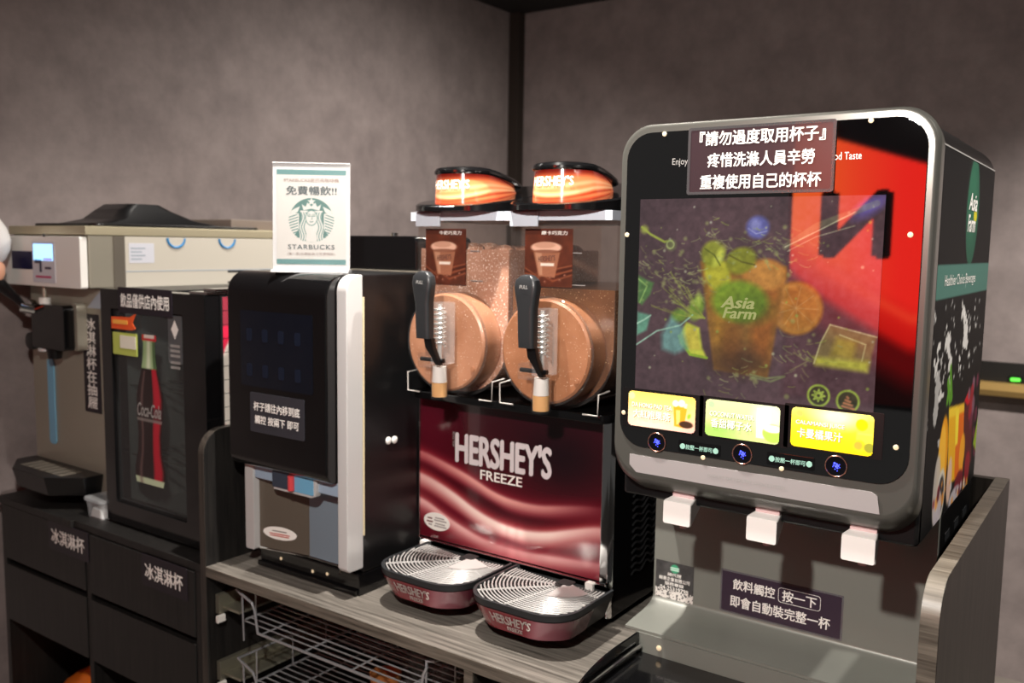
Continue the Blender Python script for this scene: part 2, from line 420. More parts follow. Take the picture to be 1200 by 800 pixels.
build('edge_band', MB().box(-0.881, -0.863, 0.0, 0.004, ZF, -0.0225), 'edge_band', t)
build('bottom_shelf', MB().box(-1.571, -0.192, 0.03, 0.61, ZF + 0.08, ZF + 0.1), 'dark_oak', t)

# ================================================================== DRAWER CABINET (left)
t = thing('drawer_cabinet', 'black wood drawer cabinet with four labelled drawers against the left wall', 'cabinet', (-2.02, 0.34, ZF))
X0, XM, X1 = -2.452, -2.030, -1.5905
for a, c in ((X0, X0 + 0.018), (XM - 0.009, XM + 0.009), (X1 - 0.018, X1)):
    build('side_panel', MB().box(a, c, 0.0, 0.68, ZF, -0.018), 'dark_oak', t, bevel=0.001)
build('top_board', MB().box(X0, -2.09, -0.008, 0.69, -0.018, 0.0), 'dark_oak', t, bevel=0.0015)
build('top_board', MB().box(-2.09, X1, 0.0, 0.69, -0.018, 0.0), 'dark_oak', t, bevel=0.0015)
build('back_panel', MB().box(X0 + 0.018, X1 - 0.018, 0.67, 0.68, ZF, -0.018), 'dark_oak', t)
build('lower_shelf', MB().box(X0 + 0.018, X1 - 0.018, 0.02, 0.67, -0.62, -0.60), 'dark_oak', t)
for (a, c) in ((X0 + 0.020, XM - 0.011), (XM + 0.011, X1 - 0.020)):
    for k, (z0, z1) in enumerate(((-0.166, -0.021), (-0.336, -0.182))):
        d = build('drawer', MB().box(a, c, -0.003, 0.55, z0, z1), 'dark_oak', t, bevel=0.0015)
        if k == 0:
            px = (58, 640, 101, 648) if a < -2.2 else (165, 673, 217, 676)
            if a < -2.2: x0, x1, z0_, z1_ = rect_y(-0.004, (57, 628), (103, 640), (79, 616), (79, 650))
            else: x0, x1, z0_, z1_ = rect_y(-0.004, (166, 668), (219, 683), (192, 657), (192, 694))
            pl = plate('label_plate', -0.003, x0, x1, z0_, z1_, 'dark_label', d, r=0.003)
            text('冰淇淋杯', ((x0 + x1) / 2, -0.0046, (z0_ + z1_) / 2), UX, UZ, (x1 - x0) * 0.84, (z1_ - z0_) * 0.52, 'white_ink', pl, bold=0.025)
mat('orange_plastic', (235, 120, 30), 0.35)
clear('cloudy_plastic', (235, 238, 240), 0.22, 0.15)
# orange bag on the lower shelf
mb = MB(); rings = []
for k in range(9):
    z = -0.598 + 0.15 * k / 8; s = (1 - (k / 8) ** 2.2) * 0.13 + 0.012
    rings.append([(-2.225 + 0.01 * k / 8 + s * math.cos(q) * (1 + 0.18 * math.sin(3 * q + k)), 0.125 + s * 0.7 * math.sin(q) * (1 + 0.15 * math.cos(4 * q + 2 * k)), z) for q in [2 * PI * j / 20 for j in range(20)]])
bag = thing('plastic_bag', 'crumpled orange plastic bag in open bay below the left drawers', 'bag', (-2.22, 0.125, -0.60))
build('sack', mb.loft(rings), 'orange_plastic', bag)
build('knot', MB().lathe((-2.215, 0.125, -0.452), [(0.006, 0), (0.014, 0.008), (0.008, 0.018), (0.022, 0.032), (0.012, 0.034)], n=10), 'orange_plastic', bag)
# lidded plastic box
bx = thing('food_container', 'small clear plastic food container with lid beside the drinks fridge', 'container', (-2.065, 0.10, 0.0))
build('tub', MB().prism(rrect(-2.095, -2.03, 0.038, 0.088, 0.01), 'z', 0.0, 0.042, rrect(-2.10, -2.026, 0.034, 0.093, 0.012)), 'cloudy_plastic', bx)
build('lid', MB().prism(rrect(-2.104, -2.023, 0.031, 0.096, 0.012), 'z', 0.042, 0.05), 'cloudy_plastic', bx, bevel=0.001)
build('napkins', MB().prism(rrect(-2.09, -2.035, 0.042, 0.085, 0.006), 'z', 0.002, 0.022, rrect(-2.086, -2.045, 0.045, 0.082, 0.006)), 'white_plastic', bx)

# ================================================================== SOFT SERVE MACHINE
t = thing('ice_cream_machine', 'stainless steel soft serve machine with white control panel at far left', 'ice cream machine', (-2.28, 0.38, 0.0))
IX0, IX1 = -2.455, -2.09
for x in (IX0 + 0.04, IX1 - 0.04):
    for y in (0.16, 0.62):
        build('foot', MB().lathe((x, y, 0), [(0.018, 0), (0.02, 0.01), (0.013, 0.03)], n=14), 'rubber', t)
body = build('body', MB().box(IX0, IX1, 0.10, 0.655, 0.03, 0.56), 'steel', t, bevel=0.006)
build('head', MB().box(IX0, IX1, 0.062, 0.655, 0.561, 0.690), 'steel', t, bevel=0.004)
mat('lit_steel', (196, 187, 158), 0.35, metal=0.5)  # steel with the yellowish light on the top strip put into its colour
build('top_band', MB().box(IX0 - 0.004, IX1 + 0.002, 0.054, 0.66, 0.690, 0.712), 'lit_steel', t, bevel=0.002)
fas = build('control_panel', MB().prism(rrect(IX0 - 0.06, IX1 - 0.004, 0.560, 0.686, 0.006), 'y', 0.061, 0.042), 'white_plastic', t, bevel=0.002)
x0, x1, z0, z1 = rect_y(0.041, (14, 305), (39, 307), (26, 294), (26, 315)); mat('navy_panel', (18, 18, 62), 0.2)
plate('display_window', 0.042, x0, x1, z0, z1, 'navy_panel', fas)
x0, x1, z0, z1 = rect_y(0.040, (38, 306), (64, 308), (51, 283), (51, 331)); mat('keypad_grey', (206, 208, 216), 0.4)
kp = plate('keypad', 0.042, x0, x1, z0, z1, 'keypad_grey', fas, t=0.002)
mat('cyan_screen', (150, 205, 255), 0.3, emit=1.6); mat('blue_glow', (60, 100, 255), 0.3, emit=1.0)
plate('screen', 0.040, x0 + 0.008, x1 - 0.008, z1 - 0.047, z1 - 0.006, 'cyan_screen', kp)
mat('ink_dark', (62, 62, 84), 0.5); mat('ink_pink', (190, 60, 110), 0.5)
plate('key_mark', 0.040, x0 + 0.012, x0 + 0.045, z0 + 0.048, z0 + 0.058, 'ink_dark', kp, r=0.001)
plate('key_mark', 0.040, x0 + 0.036, x0 + 0.045, z0 + 0.026, z0 + 0.048, 'ink_dark', kp, r=0.001)
plate('key_mark', 0.040, x0 + 0.055, x1 - 0.01, z0 + 0.056, z0 + 0.062, 'ink_pink', kp, r=0.001)
plate('key_mark', 0.040, x0 + 0.062, x1 - 0.018, z0 + 0.034, z0 + 0.040, 'ink_dark', kp, r=0.001)
plate('key_mark', 0.040, x0 + 0.015, x1 - 0.018, z0 + 0.012, z0 + 0.017, 'ink_pink', kp, r=0.001)
build('button', MB().cyl((x0 + 0.06, 0.042, z1 + 0.016), (x0 + 0.06, 0.039, z1 + 0.016), 0.004), 'black_satin', fas)
# lid of the hopper
lid = build('hopper_lid', MB().prism(rrect(IX0 + 0.04, IX1 - 0.02, 0.09, 0.60, 0.03), 'z', 0.7125, 0.720), 'black_satin', t, bevel=0.002)
def rr3(x0, x1, y0, y1, r, z): return [(p[0], p[1], z) for p in rrect(x0, x1, y0, y1, r)]
build('lid_handle', MB().loft([rr3(-2.36, -2.14, 0.12, 0.50, 0.03, 0.720), rr3(-2.345, -2.155, 0.18, 0.42, 0.03, 0.734), rr3(-2.33, -2.17, 0.205, 0.36, 0.03, 0.757), rr3(-2.32, -2.18, 0.23, 0.325, 0.025, 0.774)]), 'black_satin', lid)
mat('cap_brown', (120, 108, 98), 0.5)
build('rear_cap', MB().box(-2.33, -2.12, 0.50, 0.655, 0.7125, 0.742), 'cap_brown', t, bevel=0.003)
# side cover with protective film
mat('film_cream', (198, 193, 180), 0.3, coat=0.3); mat('film_blue', (40, 130, 190), 0.4); mat('film_line', (165, 175, 185), 0.4)
side = build('side_cover', MB().box(IX1, IX1 + 0.003, 0.155, 0.65, 0.05, 0.688), 'film_cream', t, bevel=0.001)
build('corner_strip', MB().box(IX1, IX1 + 0.0025, 0.125, 0.154, 0.05, 0.688), 'brushed_dark', t)
for (py0, py1) in ((0.27, 0.33), (0.43, 0.49)):
    yc = (py0 + py1) / 2; pts = [(IX1 + 0.0032, yc + 0.026 * math.cos(q), 0.688 - 0.002 - 0.024 * math.sin(q)) for q in [PI * k / 12 for k in range(13)]]
    build('film_mark', MB().tube(pts, 0.0035, 6), 'film_blue', side)
build('film_seam', MB().box(IX1 + 0.003, IX1 + 0.0036, 0.155, 0.65, 0.600, 0.6025), 'film_line', side)
for k in range(6):
    for yy in (0.46, 0.57):
        build('vent_slot', MB().prism(rrect(yy, yy + 0.085, 0.594 - k * 0.030, 0.600 - k * 0.030, 0.002, 3), 'x', IX1 + 0.0028, IX1 + 0.0037), 'black_matt', side)
ar = [(0.22, 0.545), (0.32, 0.545), (0.32, 0.558), (0.365, 0.533), (0.32, 0.508), (0.32, 0.521), (0.22, 0.521)]
build('arrow_mark', MB().tube([(IX1 + 0.0035, a, c) for a, c in ar], 0.001, 5, closed=True), 'film_line', side)
build('rating_label', MB().box(IX1 + 0.003, IX1 + 0.0036, 0.165, 0.235, 0.622, 0.672), 'keypad_grey', side)
for k in range(4): build('label_line', MB().box(IX1 + 0.0036, IX1 + 0.0039, 0.17, 0.20 + 0.01 * (k % 2), 0.630 + k * 0.009, 0.634 + k * 0.009), 'film_line', side)
# dispensing valve
val = build('valve_block', MB().prism(rrect(-2.345, -2.185, 0.40, 0.515, 0.012), 'y', 0.10, 0.045), 'black_gloss', t, bevel=0.004)
build('steel_flange', MB().prism(rrect(-2.20, -2.172, 0.40, 0.52, 0.010), 'y', 0.10, 0.072), 'steel', t, bevel=0.003)
build('plunger', MB().cyl((-2.30, 0.06, 0.515), (-2.30, 0.06, 0.56), 0.006, n=12), 'steel', val)
build('plunger_cap', MB().cyl((-2.30, 0.06, 0.512), (-2.30, 0.06, 0.53), 0.014, n=16), 'white_plastic', val)
for (x, z) in ((-2.36, 0.415), (-2.36, 0.50)):
    kb = MB(); kb.lathe((x, 0.055, z), [(0.010, -0.01), (0.022, -0.008), (0.024, 0.0), (0.022, 0.008), (0.010, 0.012)], 'y', 14)
    build('thumb_knob', kb, 'black_satin' if z < 0.45 else 'chrome', val)
build('nozzle', MB().cyl((-2.27, 0.065, 0.40), (-2.27, 0.065, 0.375), 0.02, 0.016), 'black_satin', val)
build('nozzle_ring', MB().cyl((-2.31, 0.06, 0.40), (-2.31, 0.06, 0.392), 0.016), 'silver_plastic', val)
lev = build('draw_lever', MB().tube([(-2.335, 0.03, 0.50), (-2.36, 0.02, 0.525), (-2.40, 0.005, 0.555), (-2.44, -0.01, 0.585), (-2.50, -0.03, 0.62)], [0.006, 0.010, 0.016, 0.017, 0.015], 12), 'black_satin', t)
build('lever_joint', MB().cyl((-2.345, 0.02, 0.505), (-2.33, 0.06, 0.495), 0.012), 'chrome', lev)
mat('film_strip_blue', (120, 175, 205), 0.3)
build('blue_film_strip', MB().prism(rrect(-2.372, -2.340, 0.135, 0.365, 0.012), 'y', 0.099, 0.096, [(p[0] + 0.0, p[1]) for p in rrect(-2.372, -2.340, 0.135, 0.365, 0.012)]), 'film_strip_blue', t)
x0, x1, z0, z1 = rect_y(0.098, (98, 425), (117, 425), (107, 368), (108, 483))
vl = plate('vertical_label', 0.0995, x0, x1, z0, z1, 'dark_label', t)
text('冰\n淇\n淋\n杯\n在\n抽\n屜', ((x0 + x1) / 2, 0.098, (z0 + z1) / 2), UX, UZ, (x1 - x0) * 0.62, (z1 - z0) * 0.92, 'white_ink', vl, bold=0.02)
tri = at_y(112, 352, 0.099)
build('warning_sticker', MB().prism([(tri[0] - 0.04, tri[2] - 0.02), (tri[0] + 0.03, tri[2] - 0.02), (tri[0] + 0.03, tri[2] + 0.03)], 'y', 0.0998, 0.0985), 'film_line', t)
# drip tray with cut corners
def trayp(s): return [(-2.452 + s, 0.099), (-2.452 + s, 0.045 + s), (-2.36 + s * 0.3, -0.012 + s), (-2.20 - s * 0.3, -0.012 + s), (-2.12 - s, 0.045 + s), (-2.12 - s, 0.099)]
dt = build('drip_tray', MB().prism(trayp(0.012), 'z', 0.04, 0.09, trayp(0.0)), 'black_satin', t, bevel=0.003)
for k in range(7):
    build('tray_slot', MB().box(-2.38 + 0.03 * k, -2.36 + 0.03 * k, 0.02, 0.075, 0.0895, 0.0908), 'brushed_dark', dt)
# unidentified pale hanging object at the very left edge
mat('blob_pale', (206, 202, 198), 0.8, bump=0.3, scale=80); mat('blob_tan', (205, 150, 120), 0.7); mat('blob_red', (150, 40, 36), 0.6)
on = thing('hanging_object', 'unidentified pale rounded object with tan and red tip hanging in front of white control panel', 'object', (-2.40, -0.03, 0.58))
build('bulb', MB().lathe((-2.375, -0.03, 0.58), [(0.012, 0.03), (0.030, 0.045), (0.042, 0.07), (0.045, 0.095), (0.036, 0.125), (0.02, 0.15), (0.006, 0.16)], n=20), 'blob_pale', on)
build('tip', MB().lathe((-2.365, -0.03, 0.57), [(0.004, 0.0), (0.018, 0.006), (0.024, 0.02), (0.024, 0.04), (0.014, 0.055)], n=18), 'blob_tan', on)
build('red_patch', MB().lathe((-2.358, -0.045, 0.588), [(0.002, -0.016), (0.012, -0.01), (0.014, 0.0), (0.012, 0.01), (0.002, 0.016)], n=14), 'blob_red', on)
build('cord', MB().cyl((-2.375, -0.03, 0.735), (-2.375, -0.03, ZC), 0.0015, n=6), 'blob_pale', on)

# ================================================================== DRINKS FRIDGE
t = thing('drinks_fridge', 'black countertop drinks fridge with glass door showing a cola bottle', 'fridge', (-1.82, 0.27, 0.0))
FX0, FX1, FZ = -2.018, -1.620, 0.566
cab = MB()
cab.box(FX0, FX0 + 0.02, 0.084, 0.50, 0.0, FZ); cab.box(FX1 - 0.02, FX1, 0.084, 0.50, 0.0, FZ)
cab.box(FX0 + 0.02, FX1 - 0.02, 0.084, 0.50, 0.0, 0.03); cab.box(FX0 + 0.02, FX1 - 0.02, 0.084, 0.50, FZ - 0.03, FZ); cab.box(FX0 + 0.02, FX1 - 0.02, 0.47, 0.50, 0.03, FZ - 0.03)
build('cabinet', cab, 'black_satin', t)
GX0, GX1, GZ0, GZ1 = -1.975, -1.700, 0.058, 0.520
door = build('door_frame', MB().frame(0.045, 0.083, rrect(FX0, FX1, 0.006, FZ, 0.003, 2), rrect(GX0, GX1, GZ0, GZ1, 0.003, 2)), 'black_gloss', t, bevel=0.0015)
build('gasket', MB().frame(0.052, 0.060, rrect(GX0 - 0.004, GX1 + 0.004, GZ0 - 0.004, GZ1 + 0.004, 0.002, 2), rrect(GX0 + 0.006, GX1 - 0.006, GZ0 + 0.006, GZ1 - 0.006, 0.002, 2)), 'rubber', door)
build('glass_pane', MB().box(GX0 - 0.003, GX1 + 0.003, 0.053, 0.058, GZ0 - 0.003, GZ1 + 0.003), 'fridge_glass', door)
mat('fridge_inner', (150, 146, 136), 0.5)
build('liner', MB().box(FX0 + 0.021, FX1 - 0.021, 0.40, 0.405, 0.032, FZ - 0.032).box(FX0 + 0.021, FX0 + 0.024, 0.088, 0.40, 0.032, FZ - 0.032).box(FX0 + 0.024, FX1 - 0.021, 0.088, 0.40, 0.031, 0.034), 'fridge_inner', t)
mat('added_glow_strip', (235, 240, 245), 0.4, emit=5.0)  # added glowing strip, only there to brighten the fridge interior
build('added_glow_strip', MB().box(FX0 + 0.04, FX1 - 0.04, 0.09, 0.10, FZ - 0.036, FZ - 0.031), 'added_glow_strip', t)
for z in (0.16, 0.33):
    sh = MB()
    for k in range(9): sh.box(FX0 + 0.022, FX1 - 0.022, 0.10 + 0.034 * k, 0.103 + 0.034 * k, z, z + 0.003)
    build('wire_shelf', sh, 'steel', t)
hz = MB(); hz.box(FX1 - 0.06, FX1 + 0.002, 0.05, 0.12, FZ, FZ + 0.006); hz.box(FX1 - 0.045, FX1 - 0.002, 0.075, 0.25, FZ + 0.006, FZ + 0.012)
build('hinge', hz, 'chrome', t, bevel=0.0015)
# red slatted side with white script
def sidepaint(z0, z1):
    def fn(p):
        y = 0.088 + p.u / p.asp * 0.40; z = z0 + p.v * (z1 - z0)
        p.fill(np.clip((0.555 - z) / 0.5, 0, 1), (176, 22, 52)); p.fill((z > 0.50) & (y < 0.13), (120, 50, 60), 0.8)
        for cy, cz, r, w, col in ((0.22, 0.36, 0.135, 0.036, (232, 226, 214)), (0.165, 0.36, 0.060, 0.010, (170, 24, 50)), (0.33, 0.30, 0.10, 0.022, (232, 226, 214)), (0.43, 0.34, 0.07, 0.018, (232, 226, 214))):
            d = np.abs(np.hypot((y - cy) * 1.15, z - cz) - r) - w; p.fill(0.5 - d / 0.004, col)
    return fn
for k in range(18):
    z0 = 0.022 + k * 0.030
    painted('side_slat', sidepaint(z0, z0 + 0.0287), on_x(FX1 + 0.0035, 0.088, 0.488, z0, z0 + 0.0287), 80, 5, 14.5, (200, 40, 70), P_GLOSS, t)
build('side_backing', MB().box(FX1, FX1 + 0.0015, 0.086, 0.49, 0.018, 0.562), 'black_matt', t)
# stickers on the glass
x0, x1, z0, z1 = rect_y(0.045, (139, 350), (202, 354), (170, 338), (170, 369))
s = plate('notice_sticker', 0.0448, x0, x1, z0, z1, 'dark_label', door)
text('飲品僅供店內使用', ((x0 + x1) / 2, 0.0432, (z0 + z1) / 2), UX, UZ, (x1 - x0) * 0.9, (z1 - z0) * 0.55, 'white_ink', s, bold=0.025)
mat('sticker_orange', (226, 88, 36), 0.4); mat('sticker_green', (178, 190, 90), 0.4); mat('sticker_cream', (225, 222, 205), 0.4); mat('sticker_grey', (84, 86, 88), 0.4)
x0, x1, z0, z1 = rect_y(0.045, (131, 377), (159, 379), (146, 369), (146, 386))
s = build('promo_sticker', MB().prism([(x0, z0), (x1 - 0.015, z0), (x1, z0 + 0.004), (x1 - 0.012, (z0 + z1) / 2), (x1 + 0.004, z1 + 0.006), (x1 - 0.022, z1 - 0.004), (x0, z1 - 0.006)], 'y', 0.0449, 0.0438), 'sticker_orange', door, label='orange promotional sticker')
mat('sticker_yellow', (240, 170, 70), 0.4)
plate('sticker_band', 0.0438, x0 + 0.006, x1 - 0.03, z0 + 0.012, z1 - 0.012, 'sticker_yellow', s, t=0.0005)
x0, x1, z0, z1 = rect_y(0.045, (133, 402), (161, 404), (147, 390), (147, 416))
s = plate('green_sticker', 0.0449, x0, x1, z0, z1, 'sticker_green', door, label='pale green sticker')
plate('sticker_field', 0.0437, x0 + 0.03, x1 - 0.004, z0 + 0.016, z1 - 0.006, 'sticker_cream', s, t=0.0005)
x0, x1, z0, z1 = rect_y(0.051, (197, 397), (213, 398), (205, 370), (205, 426))
s = plate('care_sticker', 0.0525, x0, x1, z0, z1, 'sticker_grey', door, label='grey sticker with white diamond')
xc = (x0 + x1) / 2; zz = z1 - 0.03
build('diamond_mark', MB().prism([(xc - 0.013, zz), (xc, zz - 0.022), (xc + 0.013, zz), (xc, zz + 0.020)], 'y', 0.0513, 0.0508), 'white_ink', s)
for k in range(5): plate('text_line', 0.0513, x0 + 0.008, x1 - 0.008, zz - 0.040 - k * 0.011 - (0.004 if k > 2 else 0), zz - 0.034 - k * 0.011 - (0.004 if k > 2 else 0), 'dim_ink', s, r=0.0005, t=0.0005)
# bottle decal (flat print on the glass)
bz0, bz1 = at_y(180, 569, 0.052)[2], at_y(172, 392, 0.052)[2]; bxc = (at_y(164, 500, 0.052)[0] + at_y(191, 500, 0.052)[0]) / 2
prof = np.array([(0, .84), (.03, .90), (.10, .93), (.22, .74), (.34, .70), (.46, .80), (.58, .82), (.66, .70), (.76, .50), (.84, .40), (.93, .36), (.955, .36), (.96, .46), (1.0, .44)])
BH = bz1 - bz0; BW = 0.062
def bpos(u, v):
    w = np.interp(v, prof[:, 0], prof[:, 1]); return np.stack([bxc + (u - 0.5) * 2 * BW * w - 0.012 * (1 - v), np.full_like(u, 0.0522), bz0 + v * BH], 1)
def bfn(p):
    u, v = p.u, p.v
    p.fill((v > 0.04), (28, 10, 12)); p.fill(np.clip((u - 0.62) / 0.06, 0, 1) * (v < 0.78) * (v > .03), (176, 14, 40))
    p.fill(np.clip((u - 0.90) / 0.06, 0, 1) * (v < 0.78), (70, 8, 16))
    p.fill((v < 0.045), (190, 205, 170)); p.fill(np.exp(-((u - 0.2) / 0.05) ** 2) * (v < 0.76), (120, 96, 92), 0.7)
    p.fill((v > 0.775), (150, 178, 128)); p.fill(np.exp(-((u - 0.45) / 0.16) ** 2) * (v > 0.775), (226, 236, 206), 0.9); p.fill((u > 0.78) * (v > 0.775), (60, 90, 50), 0.8)
    p.fill((v > 0.955), (200, 40, 50)); p.fill((v > 0.975) * (np.abs(u - 0.5) < 0.35), (235, 225, 215))
    p.fill((v > 0.43) * (v < 0.52), (60, 52, 52), 0.6); p.fill((v > 0.425) * (v < 0.445), (140, 135, 130), 0.8)
painted('bottle_decal', bfn, bpos, 24, 110, 1.0, (20, 10, 12), P_GLOSS, door, label='printed cola bottle with red right side')
text('Coca-Cola', (bxc - 0.006, 0.0515, bz0 + BH * 0.50), UX, UZ, BW * 1.5, BH * 0.09, 'dim_ink', door, shear=0.3, bold=0.02)

# ================================================================== COFFEE MACHINE
t = thing('coffee_machine', 'tall black coffee machine with silver side frame on wooden counter', 'coffee machine', (-1.36, 0.30, 0.0))
CX0, CX1 = -1.512, -1.200
cab = build('cabinet', MB().box(CX0 + 0.008, CX1, 0.088, 0.52, 0.045, 0.622), 'black_satin', t, bevel=0.004)
build('base', MB().box(CX0 + 0.02, CX1, 0.078, 0.52, 0.0, 0.044), 'black_gloss', t, bevel=0.003)
build('base_lip', MB().box(CX0 + 0.02, CX1 - 0.004, 0.070, 0.0775, 0.002, 0.012), 'black_gloss', t, bevel=0.002)
# right silver upright, curved over at the top front
pr = [(0.087, 0.055), (0.087, 0.622)] + [(0.076 - 0.032 * math.sin(a), 0.590 + 0.032 * math.cos(a)) for a in [k * PI / 12 for k in range(7)]] + [(0.044, 0.062), (0.050, 0.055)]
fr = build('silver_upright', MB().prism(pr, 'x', -1.224, -1.1975), 'silver_plastic', t, bevel=0.003)
pin = MB()
mat('strip_yellow', (210, 196, 160), 0.5)
build('edge_seal', MB().box(-1.1995, -1.1965, 0.0872, 0.0895, 0.12, 0.58), 'strip_yellow', t)
# black door head, rounded over the top
pr = [(0.087, 0.225), (0.087, 0.622)] + [(0.065 - 0.045 * math.sin(a), 0.577 + 0.045 * math.cos(a)) for a in [k * PI / 16 for k in range(9)]] + [(0.020, 0.250)] + [(0.045 - 0.025 * math.cos(a), 0.250 - 0.025 * math.sin(a)) for a in [k * PI / 12 for k in range(1, 7)]]
head = build('door_head', MB().prism(pr, 'x', CX0, -1.226), 'black_gloss', t, bevel=0.004)
mat('screen_navy', (10, 16, 26), 0.06, coat=0.4)
dsp = plate('touch_screen', 0.0199, -1.47, -1.262, 0.395, 0.545, 'screen_navy', head, r=0.004, t=0.0006)
mat('icon_blue', (16, 24, 40), 0.3, emit=0.02)
for k in range(4):
    for j in range(2):
        plate('drink_icon', 0.0193, -1.452 + k * 0.047, -1.436 + k * 0.047, 0.415 + j * 0.07, 0.440 + j * 0.07, 'icon_blue', dsp, r=0.004, t=0.0004)
x0, x1, z0, z1 = rect_y(0.018, (293, 485), (356, 493), (325, 464), (325, 511))
mat('label_slate', (50, 50, 56), 0.35)
s = plate('notice_sticker', 0.0199, x0, x1, z0, z1, 'label_slate', head, r=0.003)
text('杯子請往內移到底', ((x0 + x1) / 2, 0.0184, z0 + (z1 - z0) * 0.66), UX, UZ, (x1 - x0) * 0.86, (z1 - z0) * 0.23, 'white_ink', s, bold=0.025)
text('觸控 按兩下 即可', ((x0 + x1) / 2, 0.0184, z0 + (z1 - z0) * 0.33), UX, UZ, (x1 - x0) * 0.82, (z1 - z0) * 0.22, 'white_ink', s, bold=0.025)
# lower silver surround and cup niche (angled left wall, back wall, right wall)
sil = MB()
sil.prism(rrect(-1.497, -1.470, 0.045, 0.235, 0.004, 3), 'y', 0.087, 0.045)
build('silver_surround', sil, 'silver_plastic', t, bevel=0.003)
mat('reflection_blue_grey', (150, 170, 190), 0.25)  # bluish reflections on the silver surround's top bar, put into its colour
build('outlet_surround', MB().box(-1.470, -1.2245, 0.048, 0.087, 0.198, 0.235), 'reflection_blue_grey', t, bevel=0.003)
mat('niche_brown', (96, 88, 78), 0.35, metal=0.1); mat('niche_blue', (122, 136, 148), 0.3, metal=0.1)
A, B_, C_, D_ = (-1.470, 0.060), (-1.345, 0.083), (-1.245, 0.0835), (-1.225, 0.050)
def wall(a, b, z0, z1, z0b=None):
    z0b = z0 if z0b is None else z0b
    return MB().add([(*a, z0), (*b, z0b), (*b, z1), (*a, z1), (a[0], a[1] + 0.003, z0), (b[0], b[1] + 0.003, z0b), (b[0], b[1] + 0.003, z1), (a[0], a[1] + 0.003, z1)],
                    [(0, 1, 2, 3), (7, 6, 5, 4), (0, 4, 5, 1), (1, 5, 6, 2), (2, 6, 7, 3), (3, 7, 4, 0)])
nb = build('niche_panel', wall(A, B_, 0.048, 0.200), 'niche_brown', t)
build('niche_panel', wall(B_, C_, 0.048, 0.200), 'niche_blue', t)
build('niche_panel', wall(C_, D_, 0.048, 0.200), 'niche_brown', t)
nl = MB()
for a, b in ((A, B_), (B_, C_), (C_, D_)): nl.tube([(a[0], a[1] - 0.001, 0.0475), (b[0], b[1] - 0.001, 0.0475)], 0.0022, 6)
build('niche_trim', nl, 'chrome', t)
ox, oz = at_y(325, 626, 0.062)[0], at_y(325, 626, 0.062)[2]
ov = []
for k in range(28):
    a = 2 * PI * k / 28; X = ox + 0.042 * math.cos(a); f = (X - A[0]) / (B_[0] - A[0]); ov.append((X, A[1] + (B_[1] - A[1]) * f, oz + 0.0135 * math.sin(a)))
os_ = build('oval_sticker', MB().loft([[(x, y - 0.0002, z) for x, y, z in ov], [(x, y - 0.0014, z) for x, y, z in ov]]), 'white_ink', nb, label='white oval sticker')
mat('ink_red', (190, 90, 80), 0.5); mat('ink_grey', (120, 116, 112), 0.5)
sl = np.array([B_[0] - A[0], B_[1] - A[1], 0.0]); sl /= np.linalg.norm(sl); oc = np.array([ox, A[1] + (B_[1] - A[1]) * (ox - A[0]) / (B_[0] - A[0]) - 0.0016, oz])
for dz, w_, m_ in ((0.0045, 0.018, 'ink_grey'), (-0.0015, 0.026, 'ink_red'), (-0.0055, 0.024, 'ink_red')):
    q0, q1 = oc - sl * w_ + np.array([0, 0, dz]), oc + sl * w_ + np.array([0, 0, dz])
    build('text_line', MB().tube([tuple(q0), tuple(q1)], 0.0011, 5), m_, os_)
# outlet block with coloured parts
mat('outlet_slate', (54, 62, 76), 0.3); mat('outlet_blue', (110, 170, 205), 0.25); mat('outlet_red', (205, 70, 74), 0.35)
x0, x1, z0, z1 = rect_y(0.044, (320, 563), (371, 575), (345, 554), (345, 578))
ob = build('outlet_block', MB().prism([(x0, z1), (x1 + 0.004, z1), (x1, z0 + 0.004), (x1 - 0.012, z0), (x0 + 0.006, z0)], 'y', 0.055, 0.040), 'silver_plastic', t, bevel=0.002)
plate('outlet_window', 0.0399, x0 + 0.004, x0 + (x1 - x0) * 0.48, z0 + 0.006, z1 - 0.002, 'outlet_slate', ob)
plate('outlet_window', 0.0399, x0 + (x1 - x0) * 0.52, x1 - 0.004, z0 + 0.006, z1 - 0.002, 'outlet_blue', ob)
build('outlet_spout', MB().cyl((x0 + (x1 - x0) * 0.5, 0.036, z0 + 0.008), (x0 + (x1 - x0) * 0.5, 0.036, z1 - 0.004), 0.007, n=14), 'outlet_red', ob)
x0, x1, z0, z1 = rect_y(0.048, (300, 552), (395, 575), (345, 553), (345, 570))
# hopper and side knobs
hp = build('bean_hopper', MB().prism(rrect(CX0 + 0.01, -1.262, 0.623, 0.697, (0.004, 0.004, 0.014, 0.014)), 'y', 0.31, 0.50), 'black_gloss', t, bevel=0.003)
build('hopper_latch', MB().cyl((-1.36, 0.35, 0.697), (-1.36, 0.35, 0.704), 0.008, n=14), 'chrome', hp)
build('top_rim', MB().box(CX0 + 0.02, CX1 - 0.004, 0.27, 0.515, 0.622, 0.6235), 'brushed_dark', t)
for (px, py) in ((455, 516), (462, 515)):
    q = at_x(px, py, CX1)
    build('hole_cap', MB().lathe((CX1, q[1], q[2]), [(0.0075, 0.0), (0.0075, 0.002), (0.005, 0.0035), (0.0025, 0.0038)], 'x', 16), 'white_plastic', t)
for k in range(3):
    q = at_y((330, 367, 384)[k], (654, 669, 672)[k], 0.0775)
    build('base_bead', MB().lathe((q[0], 0.0775, max(q[2], 0.01)), [(0.0035, -0.001), (0.0035, -0.002), (0.001, -0.003)], 'y', 10), 'amber_bead', t)

